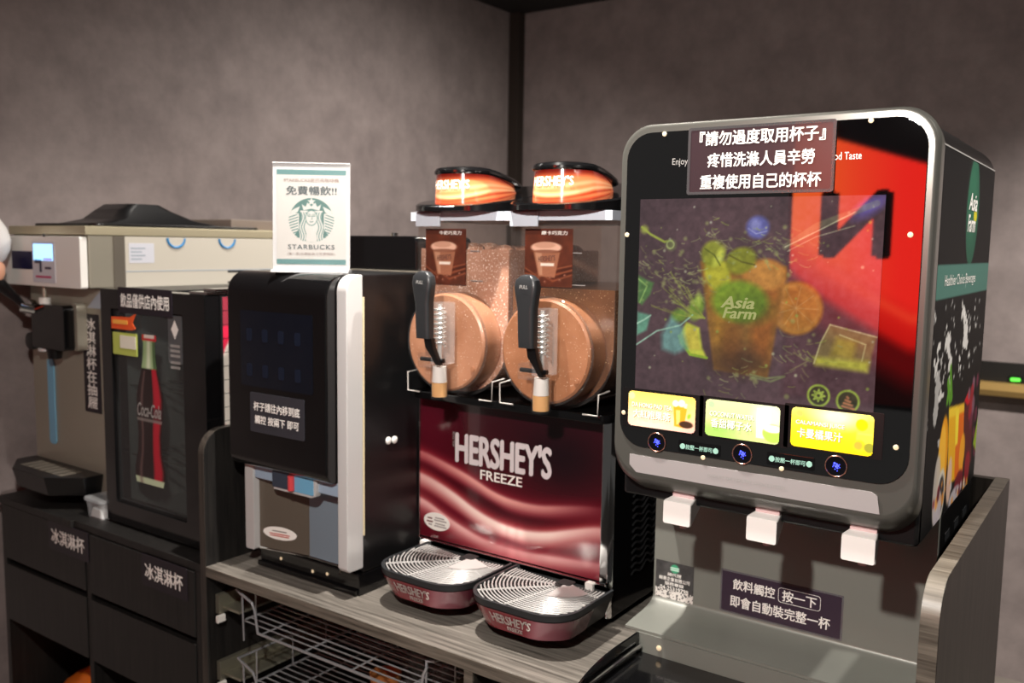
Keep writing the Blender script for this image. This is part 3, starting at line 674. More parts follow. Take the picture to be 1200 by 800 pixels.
# ------------------------------------------------------------------ acrylic sign on the coffee machine
sc_ = at_z(361, 321, 0.628); SA = math.radians(38)
t = thing('acrylic_sign', 'upright acrylic menu sign with green siren emblem on top of coffee machine', 'sign', (-1.335, 0.085, 0.6225), rotz=SA)
su = np.array([math.cos(SA), math.sin(SA), 0]); sn = np.array([math.sin(SA), -math.cos(SA), 0]); so = np.array([-1.335, 0.085, 0.0])
SW, SH, SZ = 0.149, 0.207, 0.6255
tilt = np.array([0, 0, 1.0]) - sn * 0.05
def sp(a, h, d): return tuple(so + su * a + sn * d + np.array([0, 0, SZ]) + tilt * h)
def slab(a0, a1, h0, h1, d0, d1):
    return MB().add([sp(a0, h0, d0), sp(a1, h0, d0), sp(a1, h0, d1), sp(a0, h0, d1), sp(a0, h1, d0), sp(a1, h1, d0), sp(a1, h1, d1), sp(a0, h1, d1)],
                    [(0, 3, 2, 1), (4, 5, 6, 7), (0, 1, 5, 4), (1, 2, 6, 5), (2, 3, 7, 6), (3, 0, 4, 7)])
mat('acrylic_edge', (190, 190, 190), 0.15)
build('acrylic_back', slab(-SW / 2, SW / 2, 0, SH, -0.003, 0.0), 'acrylic_edge', t)
build('acrylic_front', slab(-SW / 2, SW / 2, 0, SH, 0.0016, 0.0036), 'clear_plastic', t)
build('acrylic_foot', slab(-SW / 2, SW / 2, -0.003, 0.002, -0.03, 0.02), 'acrylic_edge', t)
build('acrylic_rim', slab(-SW / 2, SW / 2, SH, SH + 0.0015, -0.003, 0.0036), 'acrylic_edge', t)
def signpaint(p):
    asp = p.asp; GR = (24, 84, 78); cx, cy, R = asp * 0.5, 0.47, 0.232
    p.rect(0.0, 0.945, asp, 1.0, (52, 104, 104)); p.rect(0.0, 0.0, asp, 0.055, (52, 104, 104))
    x, y = (p.u - cx) / R, (p.v - cy) / R; ax = np.abs(x); r = np.hypot(x, y); W_ = (176, 174, 169)
    s = 0.03
    def f(d, col, a=1.0): p.fill((0.5 - d / s) * (r < 1.0 + s), col, a)
    f(r - 1.0, GR)
    # hair: alternating wavy strands framing the face and falling to the rim
    wv = 0.06 * np.sin(y * 7.0 + 0.6)
    lim = np.clip(0.50 + 0.10 * np.clip(-y, 0, 1), 0, 0.62)
    hair = (y < 0.42) & (ax + wv * 0.8 < lim)
    p.fill(hair * (r < 1.0), W_)
    for k in range(3):
        q = 0.26 + 0.11 * k
        d = np.abs(ax + wv - q - 0.04 * np.clip(-y, 0, 1)) - 0.018
        f(np.where((y < 0.36) & (y > -0.96), d, 1), GR)
    # tails, scaled, on both sides
    tail = np.hypot((ax - 0.86) / 0.34, (y + 0.05) / 0.62) - 1
    f(np.where((y < 0.30) & (ax > 0.56), tail * 0.3, 1), W_)
    for k in range(9):
        d = np.abs(y + 0.85 - 0.13 * k + 0.35 * (ax - 0.8)) - 0.022
        f(np.where((ax > 0.60) & (y < 0.25), d, 1), GR)
    fin = p
    for sg in (-1, 1):
        P = [(sg * .95, .18), (sg * .62, .36), (sg * .52, .62), (sg * .78, .50), (sg * .93, .40)]
        p.poly([(cx + R * a, cy + R * b) for a, b in P], W_)
    # face, neck and chest
    p.ell(cx, cy + R * 0.12, R * 0.255, R * 0.33, W_); p.fill(((ax < 0.17 + 0.12 * np.clip(-y - .2, 0, 1)) & (y < -0.1) & (r < 1)), W_)
    f(np.abs(np.hypot(x / 0.26, (y - 0.10) / 0.34) - 1) * 0.26 - 0.014, GR, 0.9)
    for sg in (-1, 1):
        p.line([(cx + sg * R * 0.05, cy + R * 0.17), (cx + sg * R * 0.17, cy + R * 0.19)], R * 0.035, GR)
        p.line([(cx + sg * R * 0.04, cy + R * 0.25), (cx + sg * R * 0.18, cy + R * 0.27)], R * 0.025, GR)
    p.line([(cx + R * .02, cy + R * .2), (cx + R * .03, cy + R * .04), (cx, cy + R * .03)], R * 0.022, GR)
    p.line([(cx - R * .07, cy - R * .07), (cx, cy - R * .085), (cx + R * .07, cy - R * .07)], R * 0.035, GR)
    # crown with star
    p.poly([(cx + R * a, cy + R * b) for a, b in ((-.36, .44), (-.44, .72), (-.26, .60), (-.18, .80), (0, .62), (.18, .80), (.26, .60), (.44, .72), (.36, .44), (0, .52))], W_)
    st = [(cx + R * (0.20 if k % 2 == 0 else 0.085) * math.sin(PI * k / 5), cy + R * 0.84 + R * (0.20 if k % 2 == 0 else 0.085) * math.cos(PI * k / 5)) for k in range(10)]
    p.poly(st, W_); f(np.abs(r - 1.06) - 0.0, W_, 0.0)
painted('menu_card', signpaint, lambda u, v: so + np.outer((u - 0.5) * SW * 0.90, su) + np.outer(np.full_like(u, 0.0008), sn) + np.array([0, 0, SZ]) + np.outer(0.012 + v * (SH - 0.024), tilt), 170, 240, 0.90 * SW / (SH - 0.024), (176, 174, 169), P_PAPER, t)
mat('ink_teal', (44, 62, 66), 0.6); mat('ink_rose', (140, 122, 114), 0.6); mat('ink_brown', (120, 100, 95), 0.6)
card = [o for o in t.children if o.name.startswith('menu_card')][0]
def sgn_text(body, h, w, hh, m_, **k):
    text(body, sp(0, h, 0.0011), su, tilt / np.linalg.norm(tilt), w, hh, m_, card, **k)
sgn_text('免費暢飲!!', SH * 0.748, 0.098, 0.0175, 'ink_teal', bold=0.022)
sgn_text('STARBUCKS', SH * 0.222, 0.090, 0.009, 'ink_teal', bold=0.014, space=1.15)
sgn_text('STARBUCKS星巴克咖啡機', SH * 0.845, 0.106, 0.0075, 'ink_rose', bold=0.02)
sgn_text('(單一點店選套餐可免費暢飲)', SH * 0.155, 0.092, 0.006, 'ink_brown', bold=0.0)

# ================================================================== CHOCOLATE FREEZE MACHINE
t = thing('slush_machine', 'twin tank frozen chocolate drink machine with burgundy front panel', 'slush machine', (-0.972, 0.43, 0.0))
HX0, HX1 = -1.196, -0.744
build('body', MB().box(HX0, HX1, 0.252, 0.61, 0.012, 0.376), 'black_gloss', t, bevel=0.006)
for x in (HX0 + 0.05, HX1 - 0.05):
    for y in (0.30, 0.56): build('foot', MB().cyl((x, y, 0), (x, y, 0.013), 0.02, 0.017, 16), 'rubber', t)
build('top_deck', MB().prism(rrect(HX0 + 0.012, HX1 + 0.006, 0.205, 0.61, 0.02), 'z', 0.376, 0.392), 'black_gloss', t, bevel=0.003)
PX0, PX1, PZ0, PZ1 = -1.195, -0.768, 0.080, 0.375
def hpanel(p):
    u, v = p.u / p.asp, p.v
    top = np.clip((v - 0.45) / 0.55, 0, 1)
    p.c[:] = np.stack([np.interp(top, [0, .5, 1], [78, 56, 50]), np.interp(top, [0, .5, 1], [12, 9, 12]), np.interp(top, [0, .5, 1], [24, 18, 22])], 1) / 255
    p.fill(np.exp(-((u - .80) / .22) ** 2 - ((v - .72) / .22) ** 2), (22, 8, 14), 0.85)
    p.fill(np.exp(-((u - .05) / .22) ** 2 - ((v - .80) / .25) ** 2), (104, 22, 40), 0.6)
    def rib(us, vs, wu, wd, col, amp, a):
        c = np.interp(u, np.linspace(0, 1, 101), np.convolve(np.pad(np.interp(np.linspace(0, 1, 101), us, vs), 8, mode='edge'), np.ones(17) / 17, 'valid'))
        d = v - c; g = np.where(d > 0, np.exp(-(d / wu) ** 2), np.exp(-(d / wd) ** 2)) * np.interp(u, [k / (len(amp) - 1) for k in range(len(amp))], amp)
        p.fill(g, col, a)
    A_ = ([0, .3, .46, .66, .93, 1], [.60, .485, .39, .37, .44, .45]); B2 = ([0, .19, .36, .54, .70, .93, 1], [.44, .355, .24, .185, .20, .30, .33]); C2 = ([0, .19, .40, .60, .93, 1], [.27, .15, .06, .05, .09, .10])
    rib(*A_, .05, .12, (150, 40, 54), [1, 1, .9, .7, .3], .8); rib(*A_, .016, .05, (246, 184, 172), [.5, .9, 1, .7, .1], .9)
    rib([0, .3, .55, .8, 1], [.52, .38, .27, .30, .36], .03, .05, (58, 8, 18), [.6, 1, 1, .8, .3], .8)
    rib(*B2, .05, .13, (190, 70, 74), [1, 1, 1, 1, .7], .85); rib(*B2, .02, .07, (255, 226, 216), [.7, 1, 1, 1, .6], 1)
    rib([0, .2, .4, .65, 1], [.34, .22, .12, .085, .16], .025, .035, (92, 14, 30), [.5, 1, 1, .9, .5], .75)
    rib(*C2, .04, .12, (196, 90, 96), [1, 1, .8, .9, .5], .85); rib(*C2, .016, .05, (250, 206, 200), [.9, .9, .5, .8, .4], .9)
fp = painted('front_panel', hpanel, on_y(0.2498, PX0, PX1, PZ0, PZ1), 190, 150, (PX1 - PX0) / (PZ1 - PZ0), (70, 14, 26), P_GLOSS, t, label='burgundy panel printed with glossy chocolate waves')
mat('logo_silver', (214, 206, 208), 0.4)
text_y("HERSHEY'S", 0.2494, (533.5, 522.8), (646.9, 543.4), (590, 514), (590, 552), 'logo_silver', fp, bold=0.045, space=0.97)
text_y('FREEZE', 0.2494, (562.8, 556.5), (612, 564), (587.5, 554.7), (587.5, 566), 'white_ink', fp, bold=0.02)
q = at_y(532, 514, 0.2494); text('REAL TASTE', q, (0, 0, 1), (-1, 0, 0), 0.03, 0.006, 'dim_ink', fp, bold=0.0)
q = at_y(512, 611, 0.2494)
ov = MB().loft([[(q[0] + 0.034 * math.cos(a), y, q[2] + 0.0185 * math.sin(a)) for a in [2 * PI * k / 32 for k in range(32)]] for y in (0.2496, 0.2486)])
ov = build('oval_sticker', ov, 'white_ink', fp, label='white oval sticker with small brown print')
mat('ink_choc', (110, 70, 60), 0.5); mat('ink_mid', (165, 160, 156), 0.5)
for dz, x0, x1, m_ in ((0.008, -0.004, 0.02, 'ink_mid'), (0.003, -0.006, 0.026, 'ink_mid'), (-0.004, -0.004, 0.022, 'ink_mid'), (-0.009, -0.006, 0.026, 'ink_mid'), (0.005, -0.024, -0.012, 'ink_choc'), (-0.002, -0.026, -0.010, 'ink_choc'), (-0.008, -0.022, -0.012, 'ink_mid')):
    plate('print_line', 0.2485, q[0] + x0, q[0] + x1, q[2] + dz - 0.0015, q[2] + dz + 0.0015, m_, ov, r=0.0005, t=0.0003)
build('chrome_corner', MB().prism([(-0.767, 0.246), (-0.751, 0.246), (-0.742, 0.253), (-0.767, 0.253)], 'z', 0.014, 0.378), 'chrome', t, bevel=0.002)
build('chrome_edge', MB().box(-1.1985, -1.1955, 0.247, 0.253, 0.05, 0.376), 'chrome', t, bevel=0.001)
build('chrome_sill', MB().box(-1.197, -0.752, 0.240, 0.2525, 0.066, 0.0785), 'chrome', t, bevel=0.002)
for px, py in ((498, 637), (692, 687)):
    q = at_y(px, py, 0.236); build('hook_cap', MB().prism(rrect(q[0] - 0.008, q[0] + 0.008, q[2] - 0.009, q[2] + 0.009, 0.003), 'y', 0.241, 0.229), 'white_plastic', t, bevel=0.001)
# wavy vent ribs on the right side
for k in range(17):
    z = 0.075 + 0.0135 * k
    pts = [(HX1 + 0.0005, 0.325 + 0.0058 * j, z + 0.007 * math.sin(j * 0.75) * (0.4 + j / 28) + 0.0006 * j) for j in range(19)]
    build('vent_rib', MB().tube(pts, 0.0022, 5), mat('vent_black', (30, 30, 31), 0.35), t)

def speckled(name, c, c2, speck, rough, thr=0.70, scl=420):
    m, nt, b = newmat(name)
    tc = nt.nodes.new('ShaderNodeTexCoord'); n = nt.nodes.new('ShaderNodeTexNoise'); n.inputs['Scale'].default_value = 14; n.inputs['Detail'].default_value = 5
    r = nt.nodes.new('ShaderNodeValToRGB'); r.color_ramp.elements[0].position = 0.35; r.color_ramp.elements[1].position = 0.7
    r.color_ramp.elements[0].color = rgb(*c); r.color_ramp.elements[1].color = rgb(*c2)
    n2 = nt.nodes.new('ShaderNodeTexNoise'); n2.inputs['Scale'].default_value = scl; n2.inputs['Detail'].default_value = 1
    r2 = nt.nodes.new('ShaderNodeValToRGB'); r2.color_ramp.elements[0].position = thr; r2.color_ramp.elements[1].position = thr + 0.04
    mx = nt.nodes.new('ShaderNodeMix'); mx.data_type = 'RGBA'; mx.inputs[7].default_value = rgb(*speck)
    for k in (n, n2): nt.links.new(tc.outputs['Object'], k.inputs['Vector'])
    nt.links.new(n.outputs['Fac'], r.inputs[0]); nt.links.new(n2.outputs['Fac'], r2.inputs[0])
    nt.links.new(r2.outputs[0], mx.inputs[0]); nt.links.new(r.outputs[0], mx.inputs[6]); nt.links.new(mx.outputs[2], b.inputs['Base Color'])
    b.inputs['Roughness'].default_value = rough; b.inputs['Coat Weight'].default_value = 0.5; b.inputs['Coat Roughness'].default_value = 0.08
    return m
speckled('drum_milk', (146, 100, 74), (170, 122, 94), (240, 220, 200), 0.35, 0.72)
speckled('drum_mocha', (134, 88, 60), (160, 110, 80), (240, 215, 190), 0.35, 0.72)
speckled('milk_slush', (166, 122, 98), (206, 166, 144), (250, 240, 230), 0.5, 0.62, 300)
speckled('mocha_slush', (96, 62, 36), (124, 84, 50), (220, 190, 150), 0.4, 0.68, 350)
mat('rim_frost', (196, 203, 214), 0.35); mat('skirt_clear', (190, 186, 180), 0.15); clear('tap_clear', (252, 250, 248), 0.16, 0.05); mat('spring_steel', (214, 212, 208), 0.25, metal=0.5)
mat('fill_white', (240, 236, 230), 0.5); mat('fill_peach', (232, 178, 116), 0.4)
def uprof(c, hw, z0c, z1, n=18):
    return [(c + hw, z1)] + [(c - hw, z1)] + [(c - hw * math.cos(a), z0c - hw * math.sin(a)) for a in [PI * k / n for k in range(n + 1)]]
def teardrop(c, r, yc, tip, n=40):
    out = []
    for k in range(n + 1):
        s = k / n; a = PI * 2 * s                                      # from the back tip round the front and back again
        x = r * math.sin(a) * (1.0 if math.cos(a) < 0 else (1 - 0.35 * math.cos(a) ** 2)); y = yc + (r * math.cos(a) if math.cos(a) < 0 else (tip - yc) * math.cos(a) ** 1.15)
        out.append((c - x, y))
    return out
def lidtop(y): return 0.753 + (y - 0.165) * 0.15
def captop(y): return 0.831 - 1.3 * max(0, y - 0.33) ** 2 * 1.2 - 1.4 * max(0, 0.30 - y) ** 2
TANKS = ((-1.072, 'milk', 0.672), (-0.848, 'mocha', 0.606))
for cx, kind, lvl in TANKS:
    hw = 0.1105
    drum = build('drum', MB().lathe((cx, 0.0, 0.497), [(0.088, 0.176), (0.092, 0.179), (0.093, 0.184), (0.093, 0.56)], 'y', 56), 'drum_' + kind, t)
    sl_ = build('frozen_drink', MB().prism(uprof(cx, hw - 0.004, 0.503, lvl), 'y', 0.2305, 0.562), kind + '_slush', t)
    if kind == 'milk':
        fo = MB(); rg = random.Random(4)
        for k in range(46):
            x = cx + rg.uniform(-0.095, 0.095); y = rg.uniform(0.238, 0.55); r_ = rg.uniform(0.012, 0.026)
            fo.lathe((x, y, lvl - 0.004), [(r_, 0), (r_ * 0.9, r_ * 0.35), (r_ * 0.5, r_ * 0.6), (r_ * 0.1, r_ * 0.66)], n=8)
        build('foam', fo, 'milk_slush', sl_)
    tank = MB(); po = uprof(cx, hw, 0.500, 0.726); tank.prism(po, 'y', 0.226, 0.566)
    tk = build('tank', tank, 'tank_plastic', t)
    # clear front skirt below the drum
    for sx in (-1, 1):
        xs_ = cx + sx * 0.103; build('tank_skirt', MB().tube([(xs_, 0.226, 0.432), (xs_, 0.188, 0.430), (xs_, 0.188, 0.394), (xs_ - sx * 0.03, 0.188, 0.394)], 0.0016, 6), 'skirt_clear', tk)
    build('tank_ring', MB().tube([(cx + 0.0945 * math.cos(a), 0.181, 0.497 + 0.0945 * math.sin(a)) for a in [2 * PI * k / 48 for k in range(48)]], 0.0022, 6, closed=True), 'clear_plastic', tk)
    for zz, w_ in ((0.668, 0.022), (0.612, 0.03)):
        build('level_mark', MB().box(cx + 0.02, cx + 0.02 + w_, 0.2253, 0.226, zz, zz + 0.0015), 'dim_ink', tk)
    build('tank_rim', MB().box(cx - 0.1115, cx + 0.1115, 0.205, 0.5735, 0.725, 0.7415), 'rim_frost', tk)
    build('rim_tab', MB().box(cx - 0.095, cx - 0.035, 0.199, 0.205, 0.714, 0.740), 'rim_frost', tk, bevel=0.002)
    # lid, rising to the back, with lit teardrop lamp and cap
    rg_ = [[(p[0], p[1], z_) for p in rrect(cx - 0.111, cx + 0.111, 0.165, 0.575, (0.085, 0.085, 0.03, 0.03), 8)] for z_ in (0.742,)]
    rg_ += [[(p[0], p[1], lidtop(p[1]) - 0.003) for p in rrect(cx - 0.111, cx + 0.111, 0.165, 0.575, (0.085, 0.085, 0.03, 0.03), 8)]]
    rg_ += [[(p[0], p[1], lidtop(p[1])) for p in rrect(cx - 0.107, cx + 0.107, 0.169, 0.571, (0.083, 0.083, 0.03, 0.03), 8)]]
    lidp = build('lid', MB().loft(rg_), 'black_gloss', t)
    td = teardrop(cx, 0.058, 0.234, 0.395)
    def lampfn(p):
        u, v = p.u / p.asp, p.v
        p.c[:] = np.array((232, 128, 78)) / 255
        p.fill(np.clip((v - 0.74) / 0.2, 0, 1), (110, 24, 16)); p.fill(np.exp(-((v - 0.20 - 0.08 * np.sin(u * 9)) / 0.05) ** 2), (176, 48, 24), 0.8)
        p.fill(np.exp(-((v - 0.34 - 0.10 * np.sin(u * 9)) / 0.06) ** 2), (250, 190, 140), 0.9); p.fill(np.exp(-((v - 0.55 - 0.08 * np.sin(u * 8 + 1)) / 0.07) ** 2), (252, 200, 150), 0.6)
        p.fill(np.clip((0.12 - v) / 0.08, 0, 1), (190, 60, 36), 0.8)
    tdx = np.array([q[0] for q in td]); tdy = np.array([q[1] for q in td]); ks = np.linspace(0, 1, len(td))
    def lpos(u, v):
        x = np.interp(u, ks, tdx); y = np.interp(u, ks, tdy)
        zb = 0.753 + (y - 0.165) * 0.15 - 0.001; zt = 0.811 - 0.10 * np.clip(y - 0.236, 0, 9) - 0.05 * np.clip((y - 0.236) / 0.19, 0, 1) ** 2 * 0
        s = 1 - 0.05 * v
        return np.stack([cx + (x - cx) * s, 0.236 + (y - 0.236) * s, zb + np.clip(zt - zb, 0.001, 1) * v], 1)
    lm = painted('lid_lamp', lampfn, lpos, 90, 24, 3.0, (230, 120, 60), P_LAMP, lidp, label='lit orange chocolate-wave lamp')
    # lettering bent round the lamp's front
    cu = bpy.data.curves.new('lettering', 'FONT'); cu.body = "HERSHEY'S"; cu.align_x = 'CENTER'; cu.resolution_u = 2
    to = bpy.data.objects.new('lettering', cu); COL.objects.link(to)
    me = bpy.data.meshes.new_from_object(to.evaluated_get(bpy.context.evaluated_depsgraph_get())); bpy.data.objects.remove(to); me = embolden(me, 0.03)
    co = np.array([v_.co[:] for v_ in me.vertices]); w_ = co[:, 0].max() - co[:, 0].min()
    uu = 0.51 + (co[:, 0] - (co[:, 0].max() + co[:, 0].min()) / 2) / w_ * 0.235; vv = 0.50 + (co[:, 1] - co[:, 1].min()) / (co[:, 1].max() - co[:, 1].min()) * 0.30
    PP = lpos(uu, vv); ctr = np.stack([np.full(len(uu), cx), np.full(len(uu), 0.236), PP[:, 2]], 1); dn = PP - ctr; PP += dn / np.linalg.norm(dn, axis=1)[:, None] * 0.0012
    me.vertices.foreach_set('co', PP.ravel()); me.update(); me.materials.clear(); finish('lettering', me, mat('lamp_ink', (255, 244, 226), 0.4, emit=0.5), lm)
    cap = MB(); rings = []
    for s, dz in ((0.955, -0.0005), (1.0, 0.002), (1.0, 0.006), (0.93, 0.011), (0.75, 0.0135), (0.3, 0.0145)):
        ring = []
        for (x, y) in td[:-1]:
            yy = 0.236 + (y - 0.236) * s * (1.12 if y > 0.236 else 1.03)
            z_ = 0.811 - 0.10 * max(0, (y if s > 0.9 else yy) - 0.236)
            ring.append((cx + (x - cx) * s * 1.02, yy, max(z_, lidtop(min(yy, .57)) + 0.001) + dz))
        rings.append(ring)
    build('lamp_cap', cap.loft(rings), 'black_gloss', lidp)
    # product card
    L_, R_, T_, B_2 = (((499, 300), (546, 301), (522, 268), (522, 333)) if kind == 'milk' else ((615, 302), (671, 304), (643, 268), (643, 336)))
    x0, x1, z0, z1 = rect_y(0.2245, L_, R_, T_, B_2)
    def card_fn(p):
        a_ = p.asp; n_ = fbm(p.u * 6, p.v * 6, 3); p.c[:] = np.stack([70 + 46 * n_, 34 + 20 * n_, 22 + 12 * n_], 1) / 255
        p.rect(0, 0.9, a_, 1, (64, 28, 18), .6)
        for k in range(5): p.line([(0.0, .12 + .05 * k), (a_ * .3, .24 - .02 * k), (a_ * .6, .1 + .05 * k), (a_, .22 + .04 * k)], 0.022, ((150, 86, 58), (60, 26, 16))[k % 2], .8)
        p.poly([(a_ * .18, .62), (a_ * .74, .60), (a_ * .64, .16), (a_ * .30, .18)], (168, 112, 84), .9); p.poly([(a_ * .22, .6), (a_ * .36, .6), (a_ * .38, .2), (a_ * .32, .2)], (205, 160, 130), .6)
        p.ell(a_ * .45, .68, a_ * .32, .095, (226, 180, 156)); p.ell(a_ * .42, .72, a_ * .22, .055, (190, 140, 116), .7); p.ell(a_ * .46, .61, a_ * .29, .03, (120, 70, 50), .8)
        p.rect(a_ * .34, .36, a_ * .62, .41, (240, 228, 214))
        for x_, y_ in ((.3, .12), (.44, .08), (.55, .15), (.75, .12), (.85, .2)): p.circ(a_ * x_, y_, .03, (110, 60, 44), .9); p.circ(a_ * x_ - .01, y_ + .01, .01, (210, 160, 140), .8)
    cd_ = painted('product_card', card_fn, on_y(0.2245, x0, x1, z0, z1), 60, 84, (x1 - x0) / (z1 - z0), (80, 40, 26), P_PAPER, tk, label='brown product card with chocolate cup picture')
    text('牛奶巧克力' if kind == 'milk' else '摩卡巧克力', (x0 + (x1 - x0) * 0.62, 0.2240, z0 + (z1 - z0) * 0.93), UX, UZ, (x1 - x0) * 0.54, (z1 - z0) * 0.07, 'white_ink', cd_, bold=0.02)
    text("HERSHEY'S", (x0 + (x1 - x0) * 0.47, 0.2240, z0 + (z1 - z0) * 0.49), np.array([0.99, 0, 0.1]), UZ, (x1 - x0) * 0.36, (z1 - z0) * 0.10, 'ink_choc', cd_, bold=0.03)
    # tap: lever, neck, spring in clear housing, spout with drink
    ax_, ay = cx + 0.022, 0.135
    tp = MB(); hx = cx + 0.018
    rings = []
    for (z_, w_, yc_, th) in ((0.512, 0.0125, 0.098, 0.010), (0.530, 0.0130, 0.0975, 0.011), (0.575, 0.0135, 0.096, 0.011), (0.596, 0.0165, 0.095, 0.011), (0.612, 0.0185, 0.0945, 0.011), (0.624, 0.0165, 0.0945, 0.010), (0.631, 0.010, 0.095, 0.007), (0.633, 0.004, 0.0955, 0.003)):
        rings.append([(hx + q_[0] * 1.2, yc_ + q_[1], z_) for q_ in rrect(-w_, w_, -th, th, min(w_, th) * 0.55, 4)])
    hd = build('tap_lever', tp.loft(rings), 'charcoal_plastic', t)
    text('PULL', (hx, 0.0830, 0.613), UX, (0, 0.1, 0.995), 0.016, 0.006, 'dim_ink', hd, bold=0.01)
    build('lever_neck', MB().loft([[(hx + 0.004 + q_[0] + dx, y_ + q_[1], z_) for q_ in rrect(-w_, w_, -0.006, 0.006, 0.002, 2)] for (z_, w_, y_, dx) in ((0.512, 0.009, 0.105, 0), (0.495, 0.009, 0.108, 0.001), (0.478, 0.006, 0.115, 0.006), (0.462, 0.005, 0.122, 0.010))]), 'black_satin', hd)
    hs = build('tap_housing', MB().prism(rrect(ax_ - 0.014, ax_ + 0.014, ay - 0.014, ay + 0.03, 0.005), 'z', 0.462, 0.575), 'tap_clear', t)
    sp_ = []
    for k in range(8 * 12 + 1):
        a = 2 * PI * k / 12; sp_.append((ax_ + 0.0105 * math.cos(a), ay + 0.0105 * math.sin(a), 0.495 + 0.070 * k / 96))
    build('spring', MB().tube(sp_, 0.0019, 5), 'spring_steel', hs)
    build('piston', MB().cyl((ax_, ay, 0.462), (ax_, ay, 0.572), 0.004, n=10), 'spring_steel', hs)
    build('pivot_block', MB().prism(rrect(ax_ - 0.036, ax_ - 0.008, 0.455, 0.482, 0.003), 'y', 0.115, 0.15), 'clear_plastic', hs, bevel=0.001)
    build('pivot_pin', MB().cyl((ax_ - 0.036, 0.125, 0.470), (ax_ + 0.018, 0.125, 0.470), 0.004, n=10), 'black_satin', hs)
    so_ = build('spout', MB().loft([[(ax_ + r_ * math.cos(a), ay + r_ * math.sin(a), z_) for a in [2 * PI * k / 24 for k in range(24)]] for (z_, r_) in ((0.398, 0.0155), (0.402, 0.017), (0.462, 0.0165))], cap=False), 'clear_plastic', t)
    build('spout_drink', MB().cyl((ax_, ay, 0.402), (ax_, ay, 0.428), 0.0140, 0.0145, 20), 'fill_peach', so_)
    build('spout_valve', MB().cyl((ax_, ay, 0.4285), (ax_, ay, 0.458), 0.0138, 0.0125, 20), 'fill_white', so_)
    build('drain_hole', MB().cyl((ax_ + 0.045, 0.1772, 0.452), (ax_ + 0.045, 0.1745, 0.452), 0.005, n=12), 'drum_mocha', drum)

